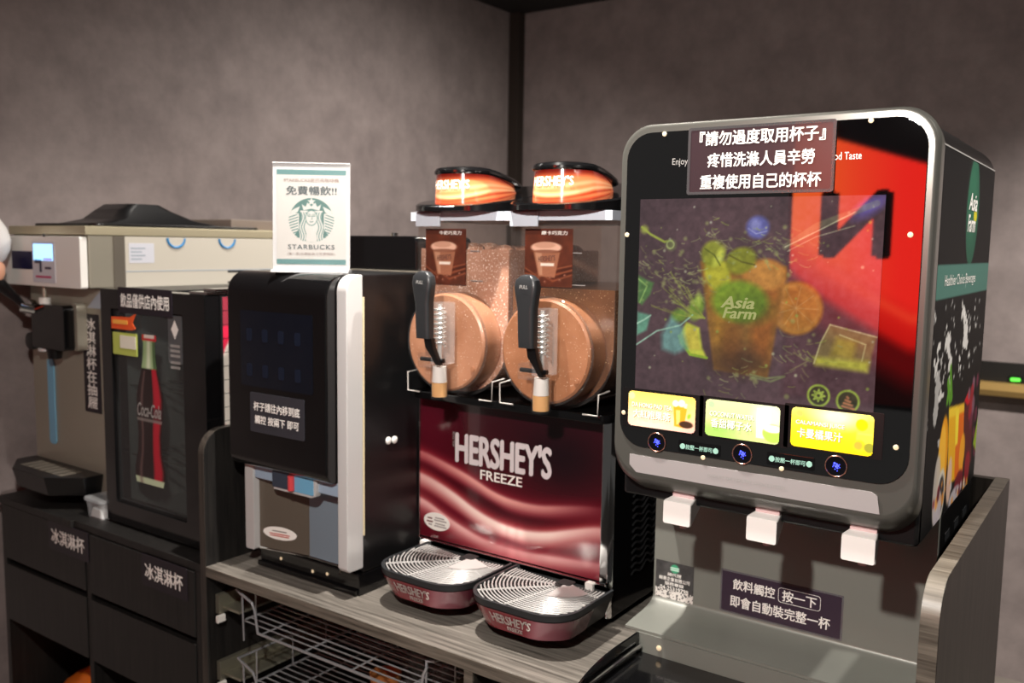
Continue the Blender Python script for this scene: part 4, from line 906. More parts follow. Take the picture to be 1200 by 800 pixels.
# drip trays: tapered tub with burgundy wrap, dark rim, ringed steel grille
def tray_plan(c, s):
    return rrect(c - 0.105 + s, c + 0.105 - s, 0.062 + s, 0.236, (0.062, 0.062, 0.004, 0.004), 10)
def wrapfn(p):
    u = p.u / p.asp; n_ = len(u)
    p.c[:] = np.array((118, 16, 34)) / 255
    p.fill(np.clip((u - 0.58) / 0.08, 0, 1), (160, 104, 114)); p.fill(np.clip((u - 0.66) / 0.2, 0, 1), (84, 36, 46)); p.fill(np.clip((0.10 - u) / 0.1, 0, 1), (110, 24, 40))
for c in (-1.056, -0.836):
    tub = build('drip_tray', MB().prism(tray_plan(c, 0.016), 'z', 0.024, 0.066, tray_plan(c, 0.001)), 'black_satin', t, bevel=0.002)
    build('tray_rim', MB().loft([[(p[0], p[1], z_) for p in tray_plan(c, s_)] for z_, s_ in ((0.0655, 0.0), (0.0770, -0.001), (0.0775, 0.003), (0.070, 0.0045))], cap=False), 'charcoal_plastic', tub)
    build('tray_floor', MB().prism(tray_plan(c, 0.006), 'z', 0.0664, 0.0672), 'black_matt', tub)
    # printed wrap round the front
    pl = rrect(c - 0.105, c + 0.105, 0.062, 0.236, (0.062, 0.062, 0.004, 0.004), 10)
    path = [(c - 0.105, 0.16)] + pl[0:22] + [(c + 0.105, 0.165)]
    path = np.array(path); dd = np.concatenate([[0], np.cumsum(np.hypot(*np.diff(path, axis=0).T))]); dd /= dd[-1]
    def wpos(u, v, path=path, dd=dd, c=c):
        x = np.interp(u, dd, path[:, 0]); y = np.interp(u, dd, path[:, 1]); s_ = 0.0145 * (1 - v) - 0.0008
        nx = np.clip((c - x) / 0.05, -1, 1); ny = np.clip((0.13 - y) / 0.05, 0, 1)
        return np.stack([x + nx * s_, y + ny * s_, 0.0255 + v * 0.039], 1)
    wr = painted('tray_wrap', wrapfn, wpos, 90, 6, 8.0, (150, 40, 60), P_GLOSS, tub, label='burgundy printed wrap')
    for body_, cu_, cw_, v0, v1, bd in (("HERSHEY'S", 0.50, 0.25, 0.40, 0.88, 0.035), ('FREEZE', 0.52, 0.11, 0.12, 0.32, 0.02)):
        cuv = bpy.data.curves.new('lettering', 'FONT'); cuv.body = body_; cuv.resolution_u = 2
        to = bpy.data.objects.new('lettering', cuv); COL.objects.link(to)
        me = bpy.data.meshes.new_from_object(to.evaluated_get(bpy.context.evaluated_depsgraph_get())); bpy.data.objects.remove(to); me = embolden(me, 0.03)
        co = np.array([v_.co[:] for v_ in me.vertices]); lo, hi = co.min(0), co.max(0)
        PP = wpos(cu_ + ((co[:, 0] - lo[0]) / (hi[0] - lo[0]) - 0.5) * cw_, v0 + (co[:, 1] - lo[1]) / (hi[1] - lo[1]) * (v1 - v0))
        PP[:, 1] -= 0.0014; me.vertices.foreach_set('co', PP.ravel()); me.update(); me.materials.clear(); finish('lettering', me, 'white_ink', wr)
    gr = MB(); gx, gy = c + 0.018, 0.205
    def inside(x, y):
        if not (c - 0.101 < x < c + 0.101 and 0.068 < y < 0.234): return False
        for sx in (-1, 1):
            ccx, ccy = c + sx * 0.043, 0.124
            if (x - ccx) * sx > 0 and y < ccy and math.hypot(x - ccx, y - ccy) > 0.056: return False
        return True
    for k in range(21):
        r_ = 0.018 + 0.0068 * k; run = []
        for j in range(73):
            a = PI + PI * j / 72 - 0.15 + 0.3 * (j / 72 if True else 0); q_ = (gx + r_ * math.cos(a), gy + r_ * math.sin(a) * 1.0, 0.0755)
            if inside(q_[0], q_[1]): run.append(q_)
            elif len(run) > 1: gr.tube(run, 0.0014, 5); run = []
            else: run = []
        if len(run) > 1: gr.tube(run, 0.0014, 5)
    for a in (PI * 1.06, PI * 1.25, PI * 1.42, PI * 1.6, PI * 1.8, PI * 1.95):
        R_ = 0.02
        while inside(gx + R_ * math.cos(a), gy + R_ * math.sin(a)) and R_ < 0.16: R_ += 0.003
        gr.tube([(gx + 0.015 * math.cos(a), gy + 0.015 * math.sin(a), 0.0735), (gx + R_ * math.cos(a), gy + R_ * math.sin(a), 0.0735)], 0.0018, 5)
    grl = build('grille', gr, mat('grille_steel', (205, 203, 200), 0.25, metal=0.35), tub)
    fan = [(gx + 0.004, gy + 0.012, 0.0772)] + [(gx + 0.062 * math.cos(a), gy + 0.062 * math.sin(a), 0.0768) for a in [PI * (1.52 + 0.42 * k / 10) for k in range(11)]]
    build('grille_plate', MB().add(fan + [(x, y, z_ - 0.001) for x, y, z_ in fan], [tuple(range(len(fan))), tuple(range(len(fan), 2 * len(fan)))[::-1]]), 'grille_steel', grl)
    build('float_hole', MB().prism(rrect(gx - 0.012, gx + 0.016, gy - 0.004, gy + 0.022, 0.006), 'z', 0.0766, 0.0776), 'black_matt', grl)

# ================================================================== JUICE DISPENSER
t = thing('juice_dispenser', 'large grey juice dispenser with big touch screen and three white taps', 'drink dispenser', (-0.445, 0.36, 0.0))
DX0, DX1 = -0.668, -0.224
build('base', MB().box(DX0 + 0.012, DX1 - 0.002, 0.30, 0.605, 0.006, 0.285), 'black_satin', t, bevel=0.004)
for x in (DX0 + 0.05, DX1 - 0.05):
    for y in (0.34, 0.57): build('foot', MB().cyl((x, y, 0), (x, y, 0.007), 0.018), 'rubber', t)
cab = build('cabinet', MB().prism(rrect(DX0 + 0.002, DX1, 0.286, 0.855, (0.006, 0.006, 0.045, 0.045), 8), 'y', 0.138, 0.605), 'black_satin', t, bevel=0.006, seg=3)
# grey head shell: rounded rim, then chin sweeping back under the taps
def ring_y(y, x0, x1, z0, z1, r): return [(p[0], y, p[1]) for p in rrect(x0, x1, z0, z1, r, 8)]
RB = (0.05, 0.05, 0.048, 0.048)
head = build('head_shell', MB().loft([ring_y(0.139, DX0, DX1 + 0.002, 0.300, 0.860, RB), ring_y(0.112, DX0 - 0.001, DX1 + 0.003, 0.315, 0.863, RB), ring_y(0.104, DX0 + 0.002, DX1, 0.326, 0.861, RB), ring_y(0.102, DX0 + 0.006, DX1 - 0.004, 0.331, 0.857, RB)]), 'bezel_metal', t)
# chin: profile extruded along X
ch = [(0.136, 0.372), (0.1035, 0.372), (0.1045, 0.352), (0.110, 0.334), (0.120, 0.321), (0.138, 0.3095), (0.165, 0.303), (0.30, 0.300), (0.30, 0.372)]
N = 24; rings = []
xs = [DX0 + 0.004, DX0 + 0.012, DX0 + 0.03, DX0 + 0.05, DX1 - 0.05, DX1 - 0.03, DX1 - 0.012, DX1 - 0.004]
for k, x in enumerate(xs):
    e = (0.032, 0.016, 0.004, 0.0, 0.0, 0.004, 0.016, 0.032)[k]
    rings.append([(x, y + (e * 0.8 if y < 0.135 else 0), z + (e if z < 0.36 else 0)) for (y, z) in ch])
chin = build('chin', MB().loft(rings), 'splash_metal', t)
x0, x1 = -0.637, -0.266
bar = [(x0, 0.1022, 0.361), (x1 - 0.012, 0.1022, 0.3625), (x1 - 0.004, 0.1022, 0.358), (x1, 0.1022, 0.334), (x0 + 0.012, 0.1022, 0.334), (x0, 0.1022, 0.345)]
br = build('pale_bar', MB().add([(x, y - 0.0016, z) for x, y, z in bar] + [(x, y + 0.002, z) for x, y, z in bar], [(0, 1, 2, 3, 4, 5), (11, 10, 9, 8, 7, 6)] + [(i, (i + 1) % 6, (i + 1) % 6 + 6, i + 6) for i in range(6)]), 'pale_bar', t)
text('MADE BY THE HEALTHY CHOICE SYSTEM', (-0.45, 0.1003, 0.348), UX, UZ, 0.115, 0.0045, 'dim_ink', br, bold=0)
# black glass front
front = build('front_glass', MB().prism(rrect(DX0 + 0.012, DX1 - 0.010, 0.374, 0.850, 0.040, 8), 'y', 0.106, 0.1005), 'black_glass', t, bevel=0.001)
SX0, SX1, SZ0, SZ1 = -0.631, -0.281, 0.464, 0.752
def scr(p):
    a_ = p.asp; rg = random.Random(11)
    def q(x, y): return (x / 928 * a_, 1 - y / 800)
    k_ = a_ / 928
    n_ = fbm(p.u * 5, p.v * 5, 5); p.c[:] = np.stack([70 + 32 * n_, 50 + 20 * n_, 55 + 20 * n_], 1) / 255
    def E(x, y, rx, ry, col, a=1.0, rot=0.0, soft=0.02): p.ell(*q(x, y), rx * k_, ry * k_, col, a, rot, soft)
    def PL(pts, col, a=1.0, soft=0.015): p.poly([q(*z) for z in pts], col, a, soft)
    def LN(pts, w, col, a=1.0): p.line([q(*z) for z in pts], w * k_, col, a)
    E(640, 420, 97, 97, (188, 116, 34), .95); E(640, 420, 86, 86, (196, 134, 60), .8); E(640, 420, 80, 80, (184, 110, 36), .8)
    for j in range(9): LN([(640, 420), (640 + 80 * math.cos(j * .7), 420 + 80 * math.sin(j * .7))], 3, (206, 150, 80), .6)
    PL([(265, 252), (600, 262), (548, 700), (335, 685)], (150, 96, 26), .85); PL([(275, 262), (400, 262), (420, 640), (345, 640)], (178, 120, 24), .7, .06); PL([(470, 280), (590, 280), (545, 640), (480, 600)], (170, 84, 22), .7, .05)
    E(520, 300, 84, 62, (196, 116, 36), .9); E(520, 300, 70, 50, (214, 140, 50), .6)
    E(430, 640, 100, 60, (74, 44, 30), .8, 0, .08); E(400, 560, 40, 70, (120, 66, 24), .7, 0, .05)
    E(335, 300, 50, 70, (196, 200, 30), .8, .3); E(315, 220, 48, 50, (150, 158, 28), .85, -.4); E(425, 245, 62, 48, (146, 150, 24), .9, .4); E(340, 230, 16, 40, (210, 214, 60), .8, -.5)
    LN([(280, 200), (320, 225), (345, 265)], 5, (90, 96, 20)); LN([(380, 225), (430, 250), (480, 260)], 5, (96, 90, 18))
    E(425, 405, 108, 78, (116, 158, 24), .85, 0, .03); E(470, 430, 85, 60, (80, 110, 24), .5, 0, .05)
    PL([(185, 560), (215, 500), (270, 520), (285, 600), (305, 640), (235, 632), (190, 590)], (196, 204, 44), .95); PL([(200, 560), (222, 515), (262, 530), (280, 610), (230, 612)], (214, 190, 50), .8); LN([(185, 560), (235, 632), (305, 640)], 10, (140, 176, 30))
    E(185, 475, 36, 26, (110, 150, 40), .9, .2); E(255, 440, 30, 50, (120, 160, 36), .9, -.3); E(262, 405, 10, 26, (190, 210, 70), .8)
    PL([(0, 315), (40, 335), (70, 345), (55, 395), (20, 440), (0, 430)], (80, 130, 60), .9); LN([(0, 330), (40, 360), (10, 430)], 6, (150, 190, 90), .8)
    PL([(0, 470), (60, 480), (45, 545), (0, 570)], (92, 168, 132), .85); LN([(0, 520), (35, 500), (60, 482)], 6, (180, 226, 190), .8)
    PL([(110, 560), (150, 480), (200, 520), (225, 610), (170, 635), (115, 620)], (104, 170, 160), .75, .03); LN([(0, 610), (90, 545), (190, 515), (240, 470)], 6, (150, 200, 170), .9)
    PL([(765, 475), (925, 510), (900, 640), (715, 625), (735, 545)], (140, 120, 60), .75); PL([(715, 600), (905, 600), (900, 640), (720, 630)], (204, 200, 50), .8, .03); PL([(790, 520), (860, 530), (850, 600), (770, 590)], (176, 150, 40), .7, .03)
    LN([(765, 475), (735, 545), (715, 625)], 5, (200, 190, 120), .8); LN([(765, 475), (925, 510)], 5, (210, 190, 130), .8); LN([(800, 510), (890, 540), (880, 600)], 4, (215, 205, 130), .7)
    E(485, 115, 44, 42, (92, 92, 170), .95); E(475, 105, 20, 20, (150, 150, 210), .6); LN([(450, 120), (480, 140), (520, 130)], 4, (180, 180, 220), .6)
    E(880, 40, 60, 26, (110, 90, 190), .8, .6, .04)
    LN([(590, 190), (700, 110), (800, 70), (900, 30)], 22, (150, 160, 100), .35); LN([(590, 190), (720, 120), (830, 60)], 4, (216, 216, 160), .8); LN([(600, 205), (700, 150), (830, 110)], 3, (216, 216, 160), .6)
    LN([(10, 115), (50, 145), (110, 175), (140, 170)], 9, (170, 186, 50), .9); p.circ(*q(138, 188), 22 * k_, (120, 130, 70), .7, .02); p.ring(*q(136, 186), 15 * k_, 5 * k_, (190, 206, 110), .7); p.circ(*q(22, 125), 16 * k_, (170, 180, 60), .8, .02)
    for j in range(230):
        cx_, cy_ = rg.choice(((330, 160), (170, 320), (200, 350), (560, 180), (430, 690), (640, 620), (60, 270), (520, 190), (230, 390)))
        x, y = cx_ + rg.gauss(0, 70), cy_ + rg.gauss(0, 50); L = rg.uniform(6, 26); a = rg.uniform(-1.2, .4)
        LN([(x, y), (x + L * math.cos(a), y - L * math.sin(a)), (x + L * 1.7 * math.cos(a + .12), y - L * 1.7 * math.sin(a + .12))], rg.uniform(1.5, 3.5), rg.choice(((156, 170, 60), (140, 150, 90), (186, 196, 110), (150, 140, 80))), rg.uniform(.35, .8))
        if j % 3 == 0: p.circ(*q(x + rg.gauss(0, 18), y + rg.gauss(0, 18)), rg.uniform(3, 9) * k_, (170, 180, 90), .5, .012)
    for j in range(60):
        x, y = rg.uniform(0, 928), rg.uniform(20, 720); p.circ(*q(x, y), rg.uniform(1.5, 6) * k_, rg.choice(((170, 170, 130), (190, 190, 160), (150, 170, 60))), .7)
    for j in range(14):
        a = rg.uniform(2.1, 3.0); x, y = 290, 480; L = rg.uniform(80, 240)
        LN([(x, y), (x + L * .5 * math.cos(a), y - L * .5 * math.sin(a) + 12), (x + L * math.cos(a), y - L * math.sin(a))], rg.uniform(2, 4), (150, 160, 50), .7)
    LN([(480, 690), (540, 700), (610, 685), (560, 710), (490, 700)], 8, (130, 140, 80), .7); LN([(630, 660), (690, 620), (640, 590)], 5, (140, 130, 80), .6)
    for (bx_, by_, r_) in ((737, 745, 42), (840, 755, 42)):
        p.ring(*q(bx_, by_), (r_ - 5) * k_, 9 * k_, (150, 170, 56)); p.circ(*q(bx_, by_), (r_ - 9) * k_, (60, 62, 36), .8)
    for j in range(8):
        a = PI * j / 4; LN([(737 + 22 * math.cos(a), 745 + 22 * math.sin(a)), (737 + 22 * math.cos(a + 2.36), 745 + 22 * math.sin(a + 2.36))], 5, (160, 180, 60))
    for j in range(4): LN([(822 + 5 * j, 775 - 12 * j), (862 - 7 * j, 782 - 13 * j)], 8, (180, 110, 70))
_scr = scr
def scr(p):
    _scr(p); n_ = fbm(p.u * 40, p.v * 40, 21, 3); g_ = p.c.mean(1, keepdims=True); p.c = (p.c * 0.8 + g_ * 0.2) * (0.78 + 0.3 * n_[:, None])
disp = painted('display', scr, on_y(0.0999, SX0, SX1, SZ0, SZ1), 280, 230, (SX1 - SX0) / (SZ1 - SZ0), (60, 46, 50), P_SCREEN, front, label='lit screen showing iced fruit tea with splashing citrus')
mat('screen_ink', (60, 60, 50), 0.1, emit=0.5, ecol=(196, 200, 120))
text('Asia', ((SX0 + (SX1 - SX0) * 0.452), 0.0996, SZ0 + (SZ1 - SZ0) * 0.488), UX, UZ, 0.050, 0.017, 'screen_ink', disp, shear=0.25, bold=0.03)
text('Farm', ((SX0 + (SX1 - SX0) * 0.462), 0.0996, SZ0 + (SZ1 - SZ0) * 0.435), UX, UZ, 0.050, 0.016, 'screen_ink', disp, shear=0.25, bold=0.03)
# three backlit picture labels
def lab1(p):
    a = p.asp; p.c[:] = np.stack([np.full(len(p.v), 250.0), 192 + 24 * p.v - 26 * np.clip(p.u / a - .6, 0, 1), 100 + 70 * (1 - p.v)], 1) / 255
    p.ell(a * .35, .25, a * .4, .3, (255, 226, 196), .7, 0, .3); p.circ(a * .05, .86, .1, (190, 210, 150))
    p.poly([(a * .68, .72), (a * .88, .70), (a * .84, .12), (a * .70, .14)], (240, 160, 40)); p.poly([(a * .72, .6), (a * .78, .6), (a * .78, .2), (a * .73, .2)], (255, 206, 110))
    p.circ(a * .71, .78, .09, (250, 236, 220)); p.circ(a * .80, .80, .10, (246, 230, 214)); p.circ(a * .86, .74, .07, (236, 210, 190)); p.circ(a * .92, .72, .09, (214, 222, 120))
    p.ell(a * .87, .22, a * .10, .10, (66, 44, 32)); p.ell(a * .91, .46, a * .025, .08, (150, 190, 60), 1, -.4)
def lab2(p):
    a = p.asp; p.c[:] = np.stack([190 + 20 * p.v, 212 + 8 * p.v, 132 + 26 * p.v], 1) / 255
    p.ell(a * .85, .7, a * .2, .4, (232, 240, 206), .8, 0, .3); p.ell(a * .1, .05, a * .3, .3, (150, 206, 90), .8, 0, .3); p.circ(a * .08, .86, .09, (170, 190, 150))
    p.rect(a * .70, .12, a * .88, .90, (240, 246, 230), .9); p.ell(a * .92, .28, a * .14, .24, (168, 206, 84)); p.ell(a * .91, .40, a * .12, .10, (244, 246, 224))
def lab3(p):
    a = p.asp; p.c[:] = np.stack([np.full(len(p.v), 248.0), 216 + 18 * p.v, 26 + 90 * p.v ** 2], 1) / 255
    p.ell(a * .55, .85, a * .25, .25, (252, 244, 214), .8, 0, .3); p.ell(a * .10, .85, a * .05, .08, (186, 186, 90))
    p.rect(a * .80, .15, a * 1.0, .85, (240, 232, 80), .8); p.circ(a * .86, .74, .14, (250, 214, 10)); p.circ(a * .84, .22, .15, (240, 196, 40)); p.circ(a * .83, .23, .09, (246, 168, 60)); p.circ(a * .96, .2, .12, (150, 150, 50))
    p.rect(a * .82, .50, a * .99, .55, (220, 210, 90))
mat('ink_pale', (255, 238, 220), 0.5, emit=0.5); mat('ink_shadow', (206, 150, 90), 0.5); mat('ink_green', (140, 160, 90), 0.5)
for fn, xa, xb, za, zb, tx1, tx2, msh in ((lab1, -0.641, -0.530, 0.407, 0.461, 'DA HONG PAO TEA', '大紅袍果茶', 'ink_shadow'), (lab2, -0.514, -0.404, 0.408, 0.462, 'COCONUT WATER', '香甜椰子水', 'ink_green'), (lab3, -0.388, -0.279, 0.410, 0.465, 'CALAMANSI JUICE', '卡曼橘果汁', 'ink_shadow')):
    plate('label_slot', 0.1005, xa - 0.010, xb + 0.012, za - 0.003, zb + 0.004, 'black_satin', front, t=0.0008)
    asp = (xb - xa) / (zb - za)
    def clip(p, fn=fn):
        fn(p); d = np.hypot(np.maximum(np.abs(p.u - p.asp / 2) - p.asp / 2 + 0.1, 0), np.maximum(np.abs(p.v - 0.5) - 0.4, 0)); p.keep = d <= 0.103
    lb = painted('drink_label', clip, on_y(0.0992, xa, xb, za, zb), 96, 50, asp, (255, 220, 120), P_LIT, front, label='backlit picture label for %s' % tx1.lower())
    w = xb - xa; h = zb - za
    for tx, cx_, cz_, tw, th in ((tx1, .36, .62, .60, .13), (tx2, .36, .37, .56, .24)):
        text(tx, (xa + w * cx_ + 0.0008, 0.0990, za + h * cz_ - 0.0008), UX, UZ, w * tw, h * th, msh, lb, bold=0.03)
        text(tx, (xa + w * cx_, 0.0987, za + h * cz_), UX, UZ, w * tw, h * th, 'ink_pale', lb, bold=0.015)
# touch buttons and their captions
mat('button_black', (10, 10, 16), 0.15); mat('mint_ink', (150, 196, 180), 0.5, emit=0.15)
for (px, py) in ((770, 518), (870, 532), (980, 546)):
    q = at_y(px, py, 0.1005); bt = build('touch_button', MB().cyl((q[0], 0.1006, q[2]), (q[0], 0.0992, q[2]), 0.0135, n=32), 'button_black', front)
    build('button_ring', MB().tube([(q[0] + 0.0142 * math.cos(a), 0.0993, q[2] + 0.0142 * math.sin(a)) for a in [2 * PI * k / 36 for k in range(36)]], 0.0009, 6, closed=True), 'copper', bt)
    rg = random.Random(5)
    led = MB()
    for (dx, dz, r_) in ((-.002, .004, .0024), (.001, .003, .002), (.003, .001, .0022), (0, 0, .0024), (.002, -.002, .0018), (-.003, .001, .0014), (.005, -.001, .001), (-.001, -.004, .0012), (.002, -.006, .0009), (.0045, .003, .0009), (-.004, -.001, .001)):
        led.cyl((q[0] + dx, 0.0992, q[2] + dz), (q[0] + dx, 0.0986, q[2] + dz), r_ * 0.62, n=10)
    build('led_mark', led, 'blue_led', bt)
for (L, R) in (((797, 522), (842, 529)), ((901, 537), (952, 544))):
    a, c = at_y(*L, 0.1), at_y(*R, 0.1); zc = (a[2] + c[2]) / 2; xc = (a[0] + c[0]) / 2; w = c[0] - a[0]
    pt = plate('button_caption', 0.1004, a[0] - 0.003, c[0] + 0.003, zc - 0.009, zc + 0.009, 'black_gloss', front, t=0.0006)
    for sx in (-1, 1): build('caption_dot', MB().cyl((xc + sx * w * 0.43, 0.0998, zc), (xc + sx * w * 0.43, 0.0992, zc), 0.0042, n=18), 'mint_ink', pt)
    text('按壓一杯即可', (xc, 0.0994, zc), UX, UZ, w * 0.70, 0.0075, 'mint_ink', pt, bold=0.02)
for (px, py) in ((779, 157), (1021, 141), (735, 275), (731, 483), (1067, 275), (824, 536), (916, 549), (1050, 524)):
    q = at_y(px, py, 0.1005); build('standoff_screw', MB().lathe((q[0], 0.1006, q[2]), [(0.0035, 0.0), (0.0035, -0.001), (0.0022, -0.0018)], 'y', 14), 'amber_bead', front)
text_y('Enjoy The', 0.1003, (788, 190), (822, 188), (803, 185), (803, 195), 'dim_ink', front, bold=0.0)
text_y('Good Taste', 0.1003, (966, 184), (1010, 182), (990, 178), (990, 187), 'white_ink', front, bold=0.005)
# laminated notice taped over the top of the screen
nx0, nx1, nz0, nz1 = -0.556, -0.347, 0.757, 0.852
mat('notice_brown', (56, 42, 46), 0.16, coat=0.5)
nt_ = build('notice_sheet', MB().prism(rrect(nx0, nx1, nz0, nz1, 0.004), 'y', 0.0998, 0.0984), 'notice_brown', front, label='dark laminated notice with three lines of white characters')
build('laminate_edge', MB().frame(0.0984, 0.0978, rrect(nx0, nx1, nz0, nz1, 0.004), rrect(nx0 + 0.004, nx1 - 0.004, nz0 + 0.004, nz1 - 0.004, 0.002)), 'laminate_film', nt_)
for k, (tx, w) in enumerate((('『請勿過度取用杯子』', 0.178), ('疼惜洗滌人員辛勞', 0.152), ('重複使用自己的杯杯', 0.172))):
    text(tx, ((nx0 + nx1) / 2 + 0.002, 0.0981, nz0 + 0.0785 - k * 0.0305), UX, UZ, w, 0.0205, 'white_ink', nt_, bold=0.022)
# splash back and flare
spf = [(0.302, 0.302), (0.290, 0.302), (0.290, 0.066)]
for k in range(1, 9):
    a = PI / 2 * k / 8; spf.append((0.290 - 0.060 * (1 - math.cos(a)), 0.066 - 0.018 * math.sin(a)))
spf += [(0.200, 0.046), (0.185, 0.044), (0.185, 0.040), (0.302, 0.040)]
spl = build('splash_back', MB().prism(spf, 'x', -0.680, -0.2235), 'splash_metal', t)
build('tray_apron', MB().box(-0.655, -0.232, 0.182, 0.186, 0.002, 0.0395), 'splash_metal', t)
q = at_y(772, 770, 0.182); build('apron_screw', MB().lathe((q[0], 0.182, 0.022), [(0.0045, 0), (0.0045, -0.0015), (0.002, -0.0022)], 'y', 14), 'amber_bead', t)
tr_ = build('drip_pan', MB().box(-0.652, -0.236, -0.015, 0.181, 0.002, 0.008), 'black_gloss', t, bevel=0.001)
for x in (-0.655, -0.236):
    sp2 = [(-0.030, 0.002), (0.181, 0.002), (0.181, 0.040)] + [(0.10 - 0.13 * math.sin(a) , 0.042 - 0.032 * (1 - math.cos(a))) for a in [PI / 2 * k / 8 for k in range(9)]]
    build('pan_side', MB().prism(sp2, 'x', x, x + 0.004), 'black_gloss', tr_)
build('pan_rod', MB().tube([(-0.646, 0.175, 0.020), (-0.646, -0.024, 0.020), (-0.240, -0.024, 0.020), (-0.240, 0.175, 0.020)], 0.0035, 8), 'chrome', tr_)
# taps
mat('tap_white', (240, 236, 232), 0.35); mat('tap_red_tint', (206, 178, 178), 0.4)  # mounts and nozzles carry the pink cast of red light in their colour
for x in (-0.558, -0.426, -0.292):
    zc = 0.279
    f = [(p[0], 0.108, p[1]) for p in rrect(x - 0.0225, x + 0.0215, zc - 0.018, zc + 0.017, 0.003, 3)]
    f2 = [(p[0], 0.112, p[1]) for p in rrect(x - 0.0235, x + 0.0225, zc - 0.019, zc + 0.018, 0.003, 3)]
    g = [(p[0], 0.175, p[1]) for p in rrect(x - 0.012, x + 0.012, zc + 0.000, zc + 0.024, 0.003, 3)]
    tpb = build('tap', MB().loft([f, f2, g]), 'tap_white', t, bevel=0.0)
    build('tap_mount', MB().box(x - 0.018, x + 0.018, 0.130, 0.185, zc + 0.018, 0.306), 'tap_red_tint', tpb, bevel=0.001)
    build('tap_nozzle', MB().cyl((x, 0.135, zc - 0.012), (x, 0.135, zc - 0.029), 0.008, 0.006, 14), 'tap_red_tint', tpb)
# stickers on the splash back
st = plate('notice_sticker', 0.2898, -0.552, -0.355, 0.070, 0.138, 'purple_label', spl, r=0.001, label='dark purple notice with two lines of white characters')
build('laminate_margin', MB().frame(0.2897, 0.2892, rrect(-0.555, -0.352, 0.067, 0.141, 0.002), rrect(-0.552, -0.355, 0.070, 0.138, 0.001)), 'laminate_film', st)
text('飲料觸控', (-0.497, 0.2884, 0.119), UX, UZ, 0.072, 0.019, 'white_ink', st, bold=0.022)
text('按一下', (-0.421, 0.2884, 0.119), UX, UZ, 0.056, 0.019, 'white_ink', st, bold=0.022)
build('text_frame', MB().frame(0.2886, 0.2883, rrect(-0.4555, -0.387, 0.1065, 0.1315, 0.005), rrect(-0.4548, -0.3877, 0.1072, 0.1308, 0.0045)), 'white_ink', st)
text('即會自動裝完整一杯', (-0.4535, 0.2884, 0.0895), UX, UZ, 0.166, 0.020, 'white_ink', st, bold=0.022)
def smallst(p):
    p.c[:] = (fbm(p.u * 8, p.v * 8, 2)[:, None] * 40 + 44) / 255
    edge = 0.24 + 0.10 * fbm(p.u * 10, p.v * 0 + 1, 8)
    p.fill((p.v < edge) * (fbm(p.u * 26, p.v * 26, 9) > 0.42), (226, 222, 216), .95); p.circ(p.asp * .5, .84, .11, (60, 150, 110))
    p.line([(p.asp * .40, .86), (p.asp * .6, .86)], .03, (220, 236, 226)); p.line([(p.asp * .40, .81), (p.asp * .6, .81)], .03, (220, 236, 226))
ss = painted('dealer_sticker', smallst, on_y(0.2893, -0.676, -0.604, 0.059, 0.131), 60, 60, 1.0, (60, 60, 60), P_PAPER, spl, label='small dark sticker with green emblem and phone number')
for tx, zc, w, h in (('總代理', 0.1085, 0.026, 0.0062), ('綺惠企業有限公司', 0.1000, 0.058, 0.0072), ('服務專線', 0.0915, 0.036, 0.0062), ('04-25319798', 0.0830, 0.054, 0.0070)):
    text(tx, (-0.640, 0.2890, zc), UX, UZ, w, h, 'white_ink', ss, bold=0.012)
